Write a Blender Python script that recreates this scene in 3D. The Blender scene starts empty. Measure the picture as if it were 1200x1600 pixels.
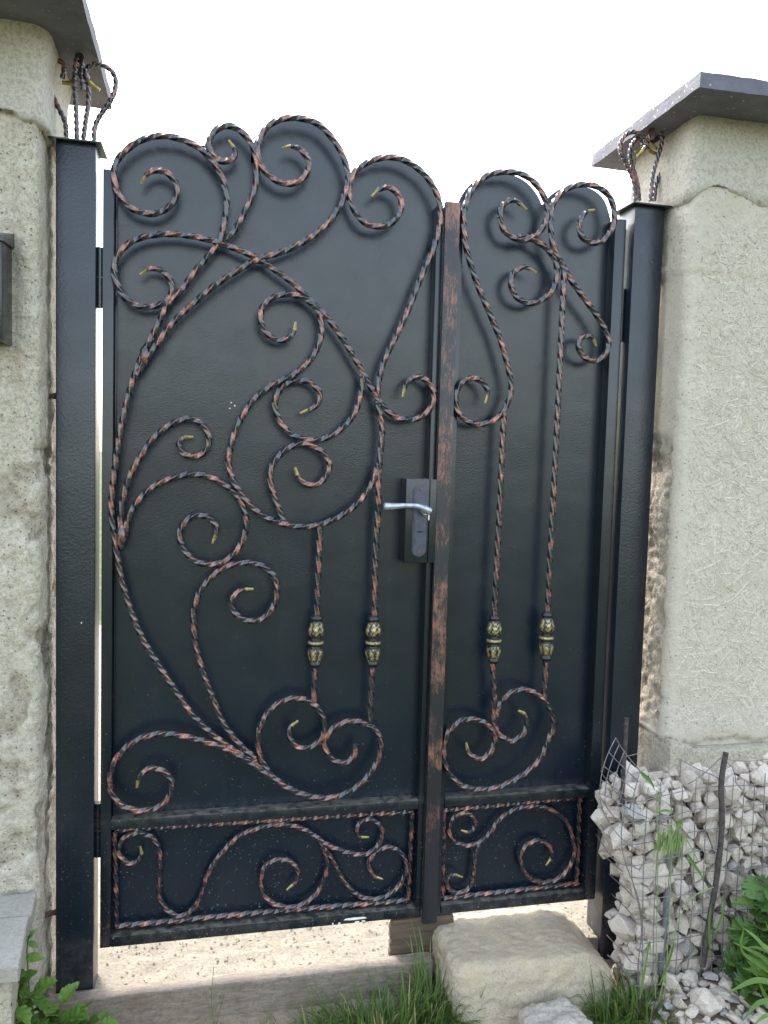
import bpy, bmesh, math, random
import numpy as np
from mathutils import Vector, Matrix, noise
random.seed(7)
R = math.radians
scene = bpy.context.scene
col = scene.collection
PI = math.pi

# ------------------------------------------------------------------ camera, sky, sun, exposure
CAM_LOC = (-0.62049, -2.07371, 1.35126)
CAM_ROWS = [[0.976147, -0.012195, -0.216769], [-0.215375, 0.071634, -0.973901], [0.027405, 0.997356, 0.067298]]
cd = bpy.data.cameras.new('camera'); cam = bpy.data.objects.new('camera', cd); col.objects.link(cam)
m = Matrix(CAM_ROWS).to_4x4(); m.translation = Vector(CAM_LOC); cam.matrix_world = m
cd.sensor_fit = 'VERTICAL'; cd.sensor_height = 24.0; cd.lens = 24.0 * 1262 / 1600
cd.clip_start = 0.02; cd.clip_end = 2000
scene.camera = cam
SUN_EL, SUN_AZ = 50, 20            # azimuth measured from +Y (beyond the gate) towards -X
w = bpy.data.worlds.new('World'); scene.world = w; w.use_nodes = True
nt = w.node_tree; nt.nodes.clear()
sky = nt.nodes.new('ShaderNodeTexSky'); sky.sky_type = 'NISHITA'; sky.sun_disc = False
sky.sun_elevation = R(SUN_EL); sky.sun_rotation = R(-SUN_AZ)
sky.air_density = 1.6; sky.dust_density = 3.0; sky.ozone_density = 1.5
hs = nt.nodes.new('ShaderNodeHueSaturation'); hs.inputs['Saturation'].default_value = 0.62
bg = nt.nodes.new('ShaderNodeBackground'); bg.inputs['Strength'].default_value = 0.15
wo = nt.nodes.new('ShaderNodeOutputWorld')
nt.links.new(sky.outputs[0], hs.inputs['Color']); nt.links.new(hs.outputs[0], bg.inputs[0]); nt.links.new(bg.outputs[0], wo.inputs[0])
sd = bpy.data.lights.new('sun', 'SUN'); sd.energy = 1.5; sd.angle = R(12); sd.color = (1, .95, .87)
so = bpy.data.objects.new('sun', sd); col.objects.link(so)
dirv = Vector((-math.sin(R(SUN_AZ)) * math.cos(R(SUN_EL)), math.cos(R(SUN_AZ)) * math.cos(R(SUN_EL)), math.sin(R(SUN_EL))))
so.rotation_euler = dirv.to_track_quat('Z', 'Y').to_euler()
vs = scene.view_settings; vs.view_transform = 'Standard'; vs.look = 'None'; vs.gamma = 1.0; vs.use_curve_mapping = False
vs.exposure = 2.3

# ------------------------------------------------------------------ helpers
def tag(o, label=None, cat=None, group=None, kind=None):
    if label: o['label'] = label
    if cat: o['category'] = cat
    if group: o['group'] = group
    if kind: o['kind'] = kind
    return o
def empty(name, loc=(0, 0, 0), rz=0, label=None, cat=None, group=None):
    o = bpy.data.objects.new(name, None); col.objects.link(o); o.location = loc; o.rotation_euler = (0, 0, rz)
    o.empty_display_size = .1
    return tag(o, label, cat, group)
def link_mesh(name, me, parent=None):
    o = bpy.data.objects.new(name, me); col.objects.link(o)
    if parent:
        o.parent = parent
    return o
class MB:
    def __init__(s): s.v = []; s.f = []; s.a = []; s.b = []
    def add(s, vs, fs, a=None, b=None):
        n = len(s.v); s.v += [tuple(v) for v in vs]; s.f += [tuple(i + n for i in f) for f in fs]
        s.a += list(a) if a is not None else [0.] * len(vs)
        s.b += list(b) if b is not None else [0.] * len(vs)
    def mesh(s, name, mat, smooth=False, sharp=None):
        me = bpy.data.meshes.new(name); me.from_pydata(s.v, [], s.f)
        for nm, arr in (('brush', s.a), ('aux', s.b)):
            if any(arr):
                at = me.attributes.new(nm, 'FLOAT', 'POINT'); at.data.foreach_set('value', arr)
        me.materials.append(mat)
        if smooth: me.shade_smooth()
        if sharp: me.set_sharp_from_angle(angle=R(sharp))
        me.update(); return me
    def build(s, name, mat, parent=None, smooth=False, sharp=None, loc=None):
        o = link_mesh(name, s.mesh(name, mat, smooth, sharp))
        if loc is not None: o.location = loc
        if parent: o.parent = parent
        return o
def bm_obj(name, bm, mat, parent=None, smooth=False, sharp=None, kindmesh=False):
    me = bpy.data.meshes.new(name); bm.to_mesh(me); bm.free(); me.materials.append(mat)
    if smooth: me.shade_smooth()
    if sharp: me.set_sharp_from_angle(angle=R(sharp))
    if kindmesh: return me
    return link_mesh(name, me, parent)
def box_bm(x0, x1, y0, y1, z0, z1, bev=0.0, seg=2):
    bm = bmesh.new()
    bmesh.ops.create_cube(bm, size=1)
    for v in bm.verts:
        v.co = Vector((x0 + (v.co.x + .5) * (x1 - x0), y0 + (v.co.y + .5) * (y1 - y0), z0 + (v.co.z + .5) * (z1 - z0)))
    if bev: bmesh.ops.bevel(bm, geom=bm.edges[:], offset=bev, segments=seg, affect='EDGES', profile=.6)
    return bm
def box(name, mat, parent, x0, x1, y0, y1, z0, z1, bev=0.0015):
    return bm_obj(name, box_bm(x0, x1, y0, y1, z0, z1, bev), mat, parent, True, 35)
def catmull(P, ds):
    P = [Vector(p) for p in P]; Q = [P[0] * 2 - P[1]] + P + [P[-1] * 2 - P[-2]]
    out = []
    for i in range(1, len(Q) - 2):
        p0, p1, p2, p3 = Q[i - 1:i + 3]
        n = max(3, int((p2 - p1).length / ds * 2))
        for k in range(n):
            t = k / n
            out.append(.5 * ((2 * p1) + (p2 - p0) * t + (2 * p0 - 5 * p1 + 4 * p2 - p3) * t * t + (3 * p1 - p0 - 3 * p2 + p3) * t ** 3))
    out.append(P[-1])
    # smooth a little, then resample evenly
    for _ in range(6):
        out = [out[0]] + [(out[i - 1] + out[i] * 2 + out[i + 1]) / 4 for i in range(1, len(out) - 1)] + [out[-1]]
    L = [0]
    for i in range(1, len(out)): L.append(L[-1] + (out[i] - out[i - 1]).length)
    n = max(3, int(L[-1] / ds)); res = []; j = 0
    for k in range(n + 1):
        d = L[-1] * k / n
        while j < len(L) - 2 and L[j + 1] < d: j += 1
        t = (d - L[j]) / max(1e-9, L[j + 1] - L[j]); res.append(out[j].lerp(out[j + 1], min(1, t)))
    return res
def sweep(mb, path, half, pitch=.115, ph=0., scale=None, flat=None, front=True, nsec=12):
    """square bar, bevelled corners, twisted round its axis along the path"""
    N = len(path); d = 0; base = None; up = None
    vs = []; at = []
    for i, p in enumerate(path):
        t = (path[min(i + 1, N - 1)] - path[max(i - 1, 0)]).normalized()
        if i: d += (path[i] - path[i - 1]).length
        if up is None:
            up = Vector((0, -1, 0)) if abs(t.y) < .9 else Vector((1, 0, 0))
        up = (up - t * up.dot(t)).normalized(); s = t.cross(up)
        ang = ph + 2 * PI * d / pitch; sc = scale(i / (N - 1)) if scale else 1; fl = flat(i / (N - 1)) if flat else 1
        for k in range(nsec):
            if nsec == 12:      # two verts per bevelled corner, one hollow vert in the middle of each face
                a = (k // 3) * PI / 2 + (-.13, .13, PI / 4)[k % 3]; r = half * (1.38, 1.38, .985)[k % 3]
            else:
                a = k * 2 * PI / nsec; r = half
            a += ang if flat is None else 0
            q = (s * math.cos(a) + up * math.sin(a) * fl) * r * sc
            vs.append(p + q); at.append((1.0 if (nsec != 12 or k % 3 < 2) else .86) * max(0, min(1, .45 + .6 * q.normalized().dot(Vector((0, -1, .25))))) if front else .5)
    fs = []
    for i in range(N - 1):
        for k in range(nsec):
            k2 = (k + 1) % nsec
            fs.append((i * nsec + k, (i + 1) * nsec + k, (i + 1) * nsec + k2, i * nsec + k2))
    fs.append(tuple(range(nsec))); fs.append(tuple((N - 1) * nsec + k for k in reversed(range(nsec))))
    mb.add(vs, fs, at)
def tube(mb, path, r, n=6):
    path = [Vector(p) for p in path]; N = len(path); up = None; vs = []
    for i, p in enumerate(path):
        t = (path[min(i + 1, N - 1)] - path[max(i - 1, 0)]).normalized()
        if up is None: up = Vector((0, 0, 1)) if abs(t.z) < .9 else Vector((1, 0, 0))
        up = (up - t * up.dot(t)).normalized(); s = t.cross(up)
        rr = r(i / (N - 1)) if callable(r) else r
        for k in range(n):
            a = k * 2 * PI / n; vs.append(p + (s * math.cos(a) + up * math.sin(a)) * rr)
    fs = [(i * n + k, (i + 1) * n + k, (i + 1) * n + (k + 1) % n, i * n + (k + 1) % n) for i in range(N - 1) for k in range(n)]
    fs += [tuple(range(n)), tuple((N - 1) * n + k for k in reversed(range(n)))]
    mb.add(vs, fs)
def fbm(p, s, o=4):
    return noise.fractal(Vector(p) * s, 1.0, 2.0, o, noise_basis='PERLIN_ORIGINAL')

# ------------------------------------------------------------------ materials
class NT:
    def __init__(s, name):
        s.m = bpy.data.materials.new(name); s.m.use_nodes = True; s.t = s.m.node_tree; s.n = s.t.nodes; s.l = s.t.links
        s.bsdf = s.n['Principled BSDF']
        s.geo = s.n.new('ShaderNodeNewGeometry'); s.pos = s.geo.outputs['Position']
    def node(s, t, **k):
        n = s.n.new(t)
        for a, b in k.items(): setattr(n, a, b)
        return n
    def set(s, sock, v):
        if isinstance(v, bpy.types.NodeSocket): s.l.new(v, sock)
        elif isinstance(v, (tuple, list)): sock.default_value = (*v, 1) if len(v) == 3 and len(sock.default_value) == 4 else v
        else: sock.default_value = v
    def mapping(s, v, sc=(1, 1, 1), rot=(0, 0, 0)):
        n = s.node('ShaderNodeMapping'); s.l.new(v, n.inputs[0]); n.inputs['Scale'].default_value = sc; n.inputs['Rotation'].default_value = rot; return n.outputs[0]
    def noise(s, scale, detail=4, rough=.55, v=None, dist=0):
        n = s.node('ShaderNodeTexNoise'); s.l.new(v if v is not None else s.pos, n.inputs['Vector'])
        n.inputs['Scale'].default_value = scale; n.inputs['Detail'].default_value = detail; n.inputs['Roughness'].default_value = rough; n.inputs['Distortion'].default_value = dist
        return n.outputs['Fac']
    def vor(s, scale, out='Distance', v=None, feature='F1', rnd=1):
        n = s.node('ShaderNodeTexVoronoi', feature=feature); s.l.new(v if v is not None else s.pos, n.inputs['Vector']); n.inputs['Scale'].default_value = scale
        n.inputs['Randomness'].default_value = rnd
        return n.outputs[out]
    def ramp(s, v, a, b, lo=0., hi=1.):
        n = s.node('ShaderNodeMapRange'); n.inputs[1].default_value = a; n.inputs[2].default_value = b; n.inputs[3].default_value = lo; n.inputs[4].default_value = hi
        s.set(n.inputs[0], v); return n.outputs[0]
    def math(s, op, a, b=0., c=None):
        n = s.node('ShaderNodeMath', operation=op); s.set(n.inputs[0], a); s.set(n.inputs[1], b)
        if c is not None: s.set(n.inputs[2], c)
        return n.outputs[0]
    def mix(s, f, a, b):
        n = s.node('ShaderNodeMix', data_type='RGBA'); s.set(n.inputs[0], f); s.set(n.inputs[6], a); s.set(n.inputs[7], b); return n.outputs[2]
    def attr(s, name):
        return s.node('ShaderNodeAttribute', attribute_name=name).outputs['Fac']
    def sep(s, v):
        n = s.node('ShaderNodeSeparateXYZ'); s.l.new(v, n.inputs[0]); return n.outputs
    def bump(s, h, strength=.3, dist=.002, prev=None):
        n = s.node('ShaderNodeBump'); n.inputs['Strength'].default_value = strength; n.inputs['Distance'].default_value = dist; s.set(n.inputs['Height'], h)
        if prev is not None: s.l.new(prev, n.inputs['Normal'])
        return n.outputs[0]
    def fin(s, color=None, rough=None, normal=None, metal=None, spec=None, **k):
        b = s.bsdf.inputs
        if color is not None: s.set(b['Base Color'], color)
        if rough is not None: s.set(b['Roughness'], rough)
        if normal is not None: s.l.new(normal, b['Normal'])
        if metal is not None: s.set(b['Metallic'], metal)
        if spec is not None: s.set(b['Specular IOR Level'], spec)
        for a, v in k.items(): s.set(b[a.replace('_', ' ')], v)
        return s.m

def dust_layers(t, base, rough):
    """pale specks of grass clippings and soil splash, thickest low down on the gate, plus settled dust on ledges"""
    z = t.sep(t.pos)[2]
    low = t.ramp(z, 1.35, .1)
    dn = t.node('ShaderNodeTexNoise'); t.l.new(t.pos, dn.inputs['Vector']); dn.inputs['Scale'].default_value = 85; dn.inputs['Detail'].default_value = 3
    dv = t.node('ShaderNodeVectorMath', operation='MULTIPLY_ADD'); t.l.new(dn.outputs['Color'], dv.inputs[0]); dv.inputs[1].default_value = (.03, .03, .03); t.l.new(t.pos, dv.inputs[2])
    wp = dv.outputs[0]
    m1 = t.mapping(wp, (1, 1, .7), (0, .6, 0))
    d = t.vor(62, v=m1); cellc = t.vor(62, 'Color', v=m1)
    thr = t.math('MULTIPLY', t.math('POWER', low, 1.4), t.ramp(t.noise(33, 2), .3, .7, .01, .12))
    sel = t.math('GREATER_THAN', t.sep(cellc)[0], t.ramp(low, 0, 1, .98, .70))
    speck = t.math('MULTIPLY', t.math('LESS_THAN', d, thr), sel)
    m2 = t.mapping(wp, (1.2, 1, .6), (0, -.9, 0))
    d2 = t.vor(140, v=m2); sel2 = t.math('GREATER_THAN', t.sep(t.vor(140, 'Color', v=m2))[1], t.ramp(low, 0, 1, .985, .72))
    speck2 = t.math('MULTIPLY', t.math('LESS_THAN', d2, t.math('MULTIPLY', low, .22)), sel2)
    sp = t.math('MAXIMUM', speck, speck2)
    sp = t.math('MULTIPLY', sp, t.ramp(t.noise(9), .35, .6, .35, 1))
    nz = t.sep(t.geo.outputs['Normal'])[2]
    led = t.math('MULTIPLY', t.ramp(nz, .5, .9), t.ramp(t.noise(60, 5), .38, .6, .15, 1))
    haze = t.math('MULTIPLY', t.ramp(t.noise(5, 5), .45, .8), t.ramp(low, .3, 1, 0, .05))
    rail = t.math('MAXIMUM', t.ramp(t.math('ABSOLUTE', t.math('SUBTRACT', z, .436)), .035, .0), t.ramp(z, .175, .13))
    smear = t.math('MULTIPLY', t.math('POWER', rail, 2.), t.ramp(t.noise(30, 5, .65), .42, .62))
    haze = t.math('ADD', haze, t.math('MULTIPLY', smear, .12))
    streak = t.ramp(t.noise(40, 3, .5, v=t.mapping(t.pos, (1, 1, .04))), .60, .72)
    haze = t.math('ADD', haze, t.math('MULTIPLY', streak, .02))
    c = t.mix(haze, base, (.22, .205, .175))
    c = t.mix(t.math('MULTIPLY', led, .6), c, (.2, .185, .15))
    c = t.mix(t.math('MULTIPLY', sp, .42), c, (.38, .37, .34))
    r = t.math('ADD', rough, t.math('MULTIPLY', t.math('ADD', led, sp), .4))
    return c, r
def paint_mat(name, base, rough, peel, scale, rust=False):
    t = NT(name)
    c = t.mix(t.noise(3, 3), base, tuple(x * 1.25 for x in base))
    if rust:
        z = t.sep(t.pos)[2]; x = t.sep(t.pos)[0]
        edge = t.math('MULTIPLY', t.ramp(t.noise(26, 6, .7), .56, .66), t.ramp(z, .5, .15))
        edge = t.math('MULTIPLY', edge, t.ramp(x, -.835, -.85))
        c = t.mix(edge, c, (.16, .06, .022))
    rr = t.math('ADD', t.ramp(t.noise(14, 4), .3, .75, -.03, .08), rough)
    c, rr = dust_layers(t, c, rr)
    b1 = t.bump(t.noise(scale, 2, .5), peel, .0012)
    b2 = t.bump(t.noise(7, 2, .4), .10, .02, b1)
    return t.fin(c, rr, b2, spec=.62)
M = {}
M['panel'] = paint_mat('gate_paint', (.0042, .0095, .0185), .22, .34, 380)
M['frame'] = paint_mat('frame_paint', (.0050, .0090, .0145), .22, .3, 300, rust=True)
M['post'] = paint_mat('post_paint', (.0045, .0090, .0160), .29, .55, 210)

def iron_mat():
    t = NT('brushed_copper_iron')
    br = t.attr('brush')
    n1 = t.noise(34, 4, .6); n2 = t.noise(240, 3, .6)
    f = t.math('ADD', t.math('MULTIPLY', br, .95), t.math('MULTIPLY', t.math('SUBTRACT', n1, .5), 2.0))
    f = t.math('ADD', f, t.math('MULTIPLY', t.math('SUBTRACT', n2, .5), .7))
    f = t.ramp(f, .80, 1.22)
    c = t.mix(t.math('MULTIPLY', f, .74), (.011, .014, .022), (.53, .215, .15))
    z = t.sep(t.pos)[2]
    dust = t.math('MULTIPLY', t.ramp(t.sep(t.geo.outputs['Normal'])[2], .3, .9), t.ramp(z, .8, .1, .05, .35))
    c = t.mix(dust, c, (.22, .2, .17))
    return t.fin(c, t.ramp(f, 0, 1, .20, .30), t.bump(t.noise(330, 3), .25, .0006), metal=t.math('MULTIPLY', f, .45), spec=.9)
M['iron'] = iron_mat()
def gold_mat():
    t = NT('gold_brushed_iron')
    f = t.ramp(t.noise(120, 4), .3, .5)
    c = t.mix(f, (.04, .033, .018), (.36, .29, .095))
    return t.fin(c, .38, t.bump(t.noise(300), .2, .0005), metal=.55)
M['gold'] = gold_mat()
def knuckle_mat():
    t = NT('antiqued_gold_casting')
    a = t.attr('brush')
    f = t.ramp(t.math('ADD', a, t.math('MULTIPLY', t.math('SUBTRACT', t.noise(160, 4), .5), .9)), .52, .85)
    c = t.mix(f, (.012, .012, .015), (.42, .36, .16))
    return t.fin(c, .36, t.bump(t.noise(260), .3, .0008), metal=t.math('MULTIPLY', f, .5))
M['knuckle'] = knuckle_mat()
def bar_mat():
    t = NT('copper_streaked_paint')
    v = t.mapping(t.pos, (1, 1, .16), (0, .12, 0))
    streak = t.noise(170, 5, .62, v=v, dist=.5)
    patch = t.noise(6.0, 5, .6)
    fineg = t.noise(420, 3, .6, v=t.mapping(t.pos, (1, 1, .35), (0, -.3, 0)))
    front = t.ramp(t.sep(t.geo.outputs['Normal'])[1], -.3, -.9)
    z = t.sep(t.pos)[2]
    hi = t.ramp(z, .1, 1.9, .38, .66)
    f = t.math('ADD', t.math('ADD', t.math('MULTIPLY', streak, .55), t.math('MULTIPLY', patch, 1.25)), t.math('MULTIPLY', fineg, .45))
    f = t.ramp(t.math('ADD', f, t.math('MULTIPLY', hi, .55)), 1.42, 1.74)
    f = t.math('MULTIPLY', f, t.math('MULTIPLY', front, .75))
    c = t.mix(f, (.02, .021, .025), (.50, .225, .14))
    return t.fin(c, t.ramp(f, 0, 1, .38, .52), t.bump(streak, .25, .001), metal=t.math('MULTIPLY', f, .25))
M['bar'] = bar_mat()
def plain(name, c, rough=.5, metal=0., ns=40, amt=.35, bump=.2, bd=.001):
    t = NT(name)
    cc = t.mix(t.ramp(t.noise(ns, 5), .3, .7), tuple(x * (1 - amt) for x in c), tuple(min(1, x * (1 + amt)) for x in c))
    return t.fin(cc, rough, t.bump(t.noise(ns * 4, 4), bump, bd), metal=metal)
M['handle'] = plain('worn_silver_lever', (.42, .44, .5), .36, .7, 90, .3, .15)
M['escutcheon'] = plain('grey_lock_plate', (.075, .08, .115), .38, .5, 60, .25, .15)
M['black'] = plain('black_void', (.004, .004, .004), .8)
M['rust'] = plain('rusty_steel', (.10, .055, .04), .8, .2, 120, .5, .5)
M['screw'] = plain('rusty_screw', (.2, .09, .06), .6, .4, 200, .4, .3)
M['stake'] = plain('dark_iron', (.075, .062, .058), .75, .3, 90, .5, .5)
M['wire'] = plain('galvanised_wire', (.20, .185, .185), .5, .3, 200, .4, .2)
M['whitepaint'] = plain('white_paint_splash', (.75, .74, .70), .6, 0, 60, .1)

def concrete(name, base, dark, pit=70, pitamt=.5, coarse=.5, bumpd=.004, green=None, chip=None, sandy=None, grain=.45):
    t = NT(name)
    big = t.noise(2.6, 5, .6); mid = t.noise(17, 6, .65); fine = t.noise(120, 5, .7); vf = t.noise(420, 3, .6)
    c = t.mix(t.ramp(big, .3, .7), base, tuple(x * .86 for x in base))
    c = t.mix(t.ramp(mid, .42, .72, 0, .55), c, dark)
    c = t.mix(t.ramp(fine, .38, .56, grain * 1.3, 0), c, tuple(x * .5 for x in dark)); c = t.mix(t.ramp(vf, .5, .68, 0, grain), c, tuple(min(.8, x * 1.35) for x in base))  # grain contrast raised in colour, partly standing in for weak bump shading
    if green: c = t.mix(t.ramp(t.noise(4.5, 3), .5, .7, 0, .5), c, green)
    if sandy: c = t.mix(t.ramp(t.noise(7, 5), .52, .7, 0, .6), c, sandy)
    if False: pass
    if chip:
        ch = t.attr('aux')
        cc = t.mix(t.ramp(t.noise(45, 5, .7), .35, .65), chip, tuple(x * .55 for x in chip))
        peb = t.math('LESS_THAN', t.vor(95), .17)
        cc = t.mix(t.math('MULTIPLY', peb, .75), cc, (.07, .06, .06))
        c = t.mix(t.ramp(ch, .35, .65), c, cc)
    pv = t.vor(pit); psel = t.math('GREATER_THAN', t.sep(t.vor(pit, 'Color'))[0], .62)
    pits = t.math('MULTIPLY', t.ramp(pv, .22, .08), psel)
    c = t.mix(t.math('MULTIPLY', pits, pitamt), c, tuple(x * .22 for x in dark))  # pit hollows painted darker, as shade the bump alone hardly gives
    h = t.math('SUBTRACT', t.math('ADD', t.math('MULTIPLY', mid, coarse), t.math('MULTIPLY', fine, .5)), t.math('MULTIPLY', pits, .5))
    b = t.bump(h, .9, bumpd); b = t.bump(vf, .5, .0012, b)
    return t.fin(c, .92, b, spec=.25)
M['plasterL'] = concrete('rough_cement_plaster', (.58, .52, .425), (.42, .365, .285), 85, .45, 1.2, .012, green=(.49, .445, .36), chip=(.52, .455, .365))
M['plasterR'] = concrete('board_marked_concrete', (.58, .525, .44), (.47, .415, .34), 95, .5, .8, .007, sandy=(.45, .40, .31), chip=(.50, .44, .36), grain=.16)
M['mortar'] = concrete('grey_green_mortar', (.51, .47, .405), (.41, .37, .315), 30, .3, .5, .003)
M['strand'] = concrete('imprinted_strand_relief', (.61, .56, .475), (.53, .48, .40), 120, .1, .2, .001)
M['plinth'] = concrete('sandy_plinth_concrete', (.50, .45, .365), (.35, .31, .245), 50, .5, 1.2, .012)
def capmat(name, base, dots):
    t = NT(name)
    c = t.mix(t.ramp(t.noise(12, 6, .65), .35, .7), base, tuple(x * 1.7 for x in base))
    sp = t.math('MULTIPLY', t.math('LESS_THAN', t.vor(75), .2), t.math('GREATER_THAN', t.sep(t.vor(75, 'Color'))[0], .72))
    c = t.mix(t.math('MULTIPLY', sp, dots), c, (.42, .42, .42))
    return t.fin(c, .75, t.bump(t.noise(90, 6, .7), .6, .003))
M['capR'] = capmat('weathered_painted_slab', (.085, .083, .105), .8)
M['capL'] = capmat('weathered_grey_slab', (.085, .085, .095), .25)
M['slab'] = concrete('pale_paving_slab', (.36, .34, .295), (.27, .25, .215), 90, .3, .3, .0015, sandy=(.34, .29, .24), grain=.25)
def limestone(name, base, dark, yellow=None):
    t = NT(name)
    oi = t.node('ShaderNodeObjectInfo').outputs['Random']
    c = t.mix(oi, base, tuple(x * .84 for x in base))
    c = t.mix(t.ramp(t.noise(38, 6, .7), .45, .7, 0, .65), c, dark)
    c = t.mix(t.ramp(t.noise(170, 4, .7), .5, .66, 0, .6), c, tuple(x * .55 for x in dark)); c = t.mix(t.ramp(t.noise(300, 3, .7), .55, .7, 0, .4), c, tuple(min(.8, x * 1.4) for x in base))
    if yellow: c = t.mix(t.ramp(t.noise(6, 4), .5, .68, 0, .5), c, yellow)
    b = t.bump(t.noise(70, 6, .7), .8, .004); b = t.bump(t.noise(380, 3), .5, .001, b)
    return t.fin(c, .9, b, spec=.25)
M['gabion'] = limestone('crushed_white_limestone', (.60, .53, .46), (.46, .38, .315))
M['gabion_grey'] = limestone('crushed_grey_limestone', (.44, .415, .40), (.30, .28, .265))
M['block'] = limestone('beige_sandstone', (.46, .395, .30), (.34, .285, .21), (.47, .375, .24))
M['block2'] = limestone('pale_sandstone', (.42, .38, .32), (.30, .26, .22))
def woodmat():
    t = NT('weathered_board')
    v = t.mapping(t.pos, (.18, 1, 1)); g = t.noise(150, 6, .7, v=v, dist=.4)
    c = t.mix(t.ramp(g, .35, .65), (.15, .122, .092), (.27, .228, .18)); c = t.mix(t.ramp(t.noise(120, 5), .5, .7, 0, .5), c, (.08, .065, .05))
    c = t.mix(t.ramp(t.noise(9, 5), .45, .75, 0, .55), c, (.12, .095, .07))
    k = t.math('LESS_THAN', t.vor(16, v=t.mapping(t.pos, (.6, 1, 1))), .07)
    c = t.mix(t.math('MULTIPLY', k, .6), c, (.07, .045, .03))
    return t.fin(c, .85, t.bump(g, .6, .002))
M['wood'] = woodmat()
def darkwood():
    t = NT('dark_old_board')
    v = t.mapping(t.pos, (.1, 1, 1)); g = t.noise(110, 6, .65, v=v, dist=.4)
    c = t.mix(t.ramp(g, .3, .7), (.055, .038, .025), (.13, .095, .065))
    return t.fin(c, .85, t.bump(g, .7, .003))
M['wood_dark'] = darkwood()
def soil(name, a, b, g=None):
    t = NT(name)
    c = t.mix(t.ramp(t.noise(22, 6, .7), .35, .65), a, b)
    c = t.mix(t.ramp(t.noise(150, 5, .7), .5, .75, 0, .6), c, tuple(x * .5 for x in a))
    st = t.math('LESS_THAN', t.vor(120), .16)
    c = t.mix(t.math('MULTIPLY', st, .5), c, tuple(min(1, x * 1.6) for x in b))
    if g:
        y = t.sep(t.pos)[1]
        gm = t.math('MAXIMUM', t.ramp(y, -.5, -1.0), t.ramp(y, 3.5, 5))
        gm = t.math('MULTIPLY', gm, t.ramp(t.noise(2.5, 5), .3, .45, .6, 1))
        c = t.mix(gm, c, t.mix(t.noise(60, 5), (.034, .046, .018), (.065, .078, .035)))
    return t.fin(c, .95, t.bump(t.noise(90, 6, .7), .9, .008), spec=.2)
M['ground'] = soil('dry_soil_and_grass', (.24, .195, .14), (.36, .30, .225), True)
M['threshold'] = concrete('worn_concrete_threshold', (.25, .222, .178), (.15, .13, .10), 40, .5, 1.0, .008, grain=.35)
M['yard'] = soil('sandy_yard', (.22, .19, .15), (.32, .28, .22))
def leafmat(name, a, b, tr=.25):
    t = NT(name)
    oi = t.node('ShaderNodeObjectInfo').outputs['Random']
    c = t.mix(oi, a, b)
    c = t.mix(t.ramp(t.noise(90, 4), .4, .7, 0, .4), c, tuple(x * .6 for x in a))
    t.fin(c, .48, t.bump(t.noise(140, 3), .3, .002), spec=.4)
    tl = t.node('ShaderNodeBsdfTranslucent'); t.l.new(t.mix(.5, c, (.12, .22, .02)), tl.inputs[0])
    ms = t.node('ShaderNodeMixShader'); ms.inputs[0].default_value = tr
    t.l.new(t.bsdf.outputs[0], ms.inputs[1]); t.l.new(tl.outputs[0], ms.inputs[2])
    t.l.new(ms.outputs[0], t.n['Material Output'].inputs[0]); return t.m
M['leaf'] = leafmat('fresh_leaf', (.09, .185, .03), (.16, .27, .05))
M['leafd'] = leafmat('lobed_leaf', (.06, .135, .03), (.11, .21, .05))
M['lily'] = leafmat('long_pale_leaf', (.11, .21, .035), (.17, .29, .06), .35)
M['grassm'] = leafmat('grass_blade', (.09, .165, .035), (.19, .28, .07), .3)
M['straw'] = leafmat('dry_straw', (.30, .24, .12), (.42, .35, .2), .2)
M['brome'] = leafmat('brome_seed_head', (.22, .31, .10), (.32, .42, .17), .3)
M['plastic'] = plain('hammered_brown_enamel', (.03, .026, .03), .33, .3, 170, .3, .9, .0022)
M['pipe'] = plain('grey_blue_pipe', (.15, .16, .175), .6, .1, 60, .4)

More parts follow.
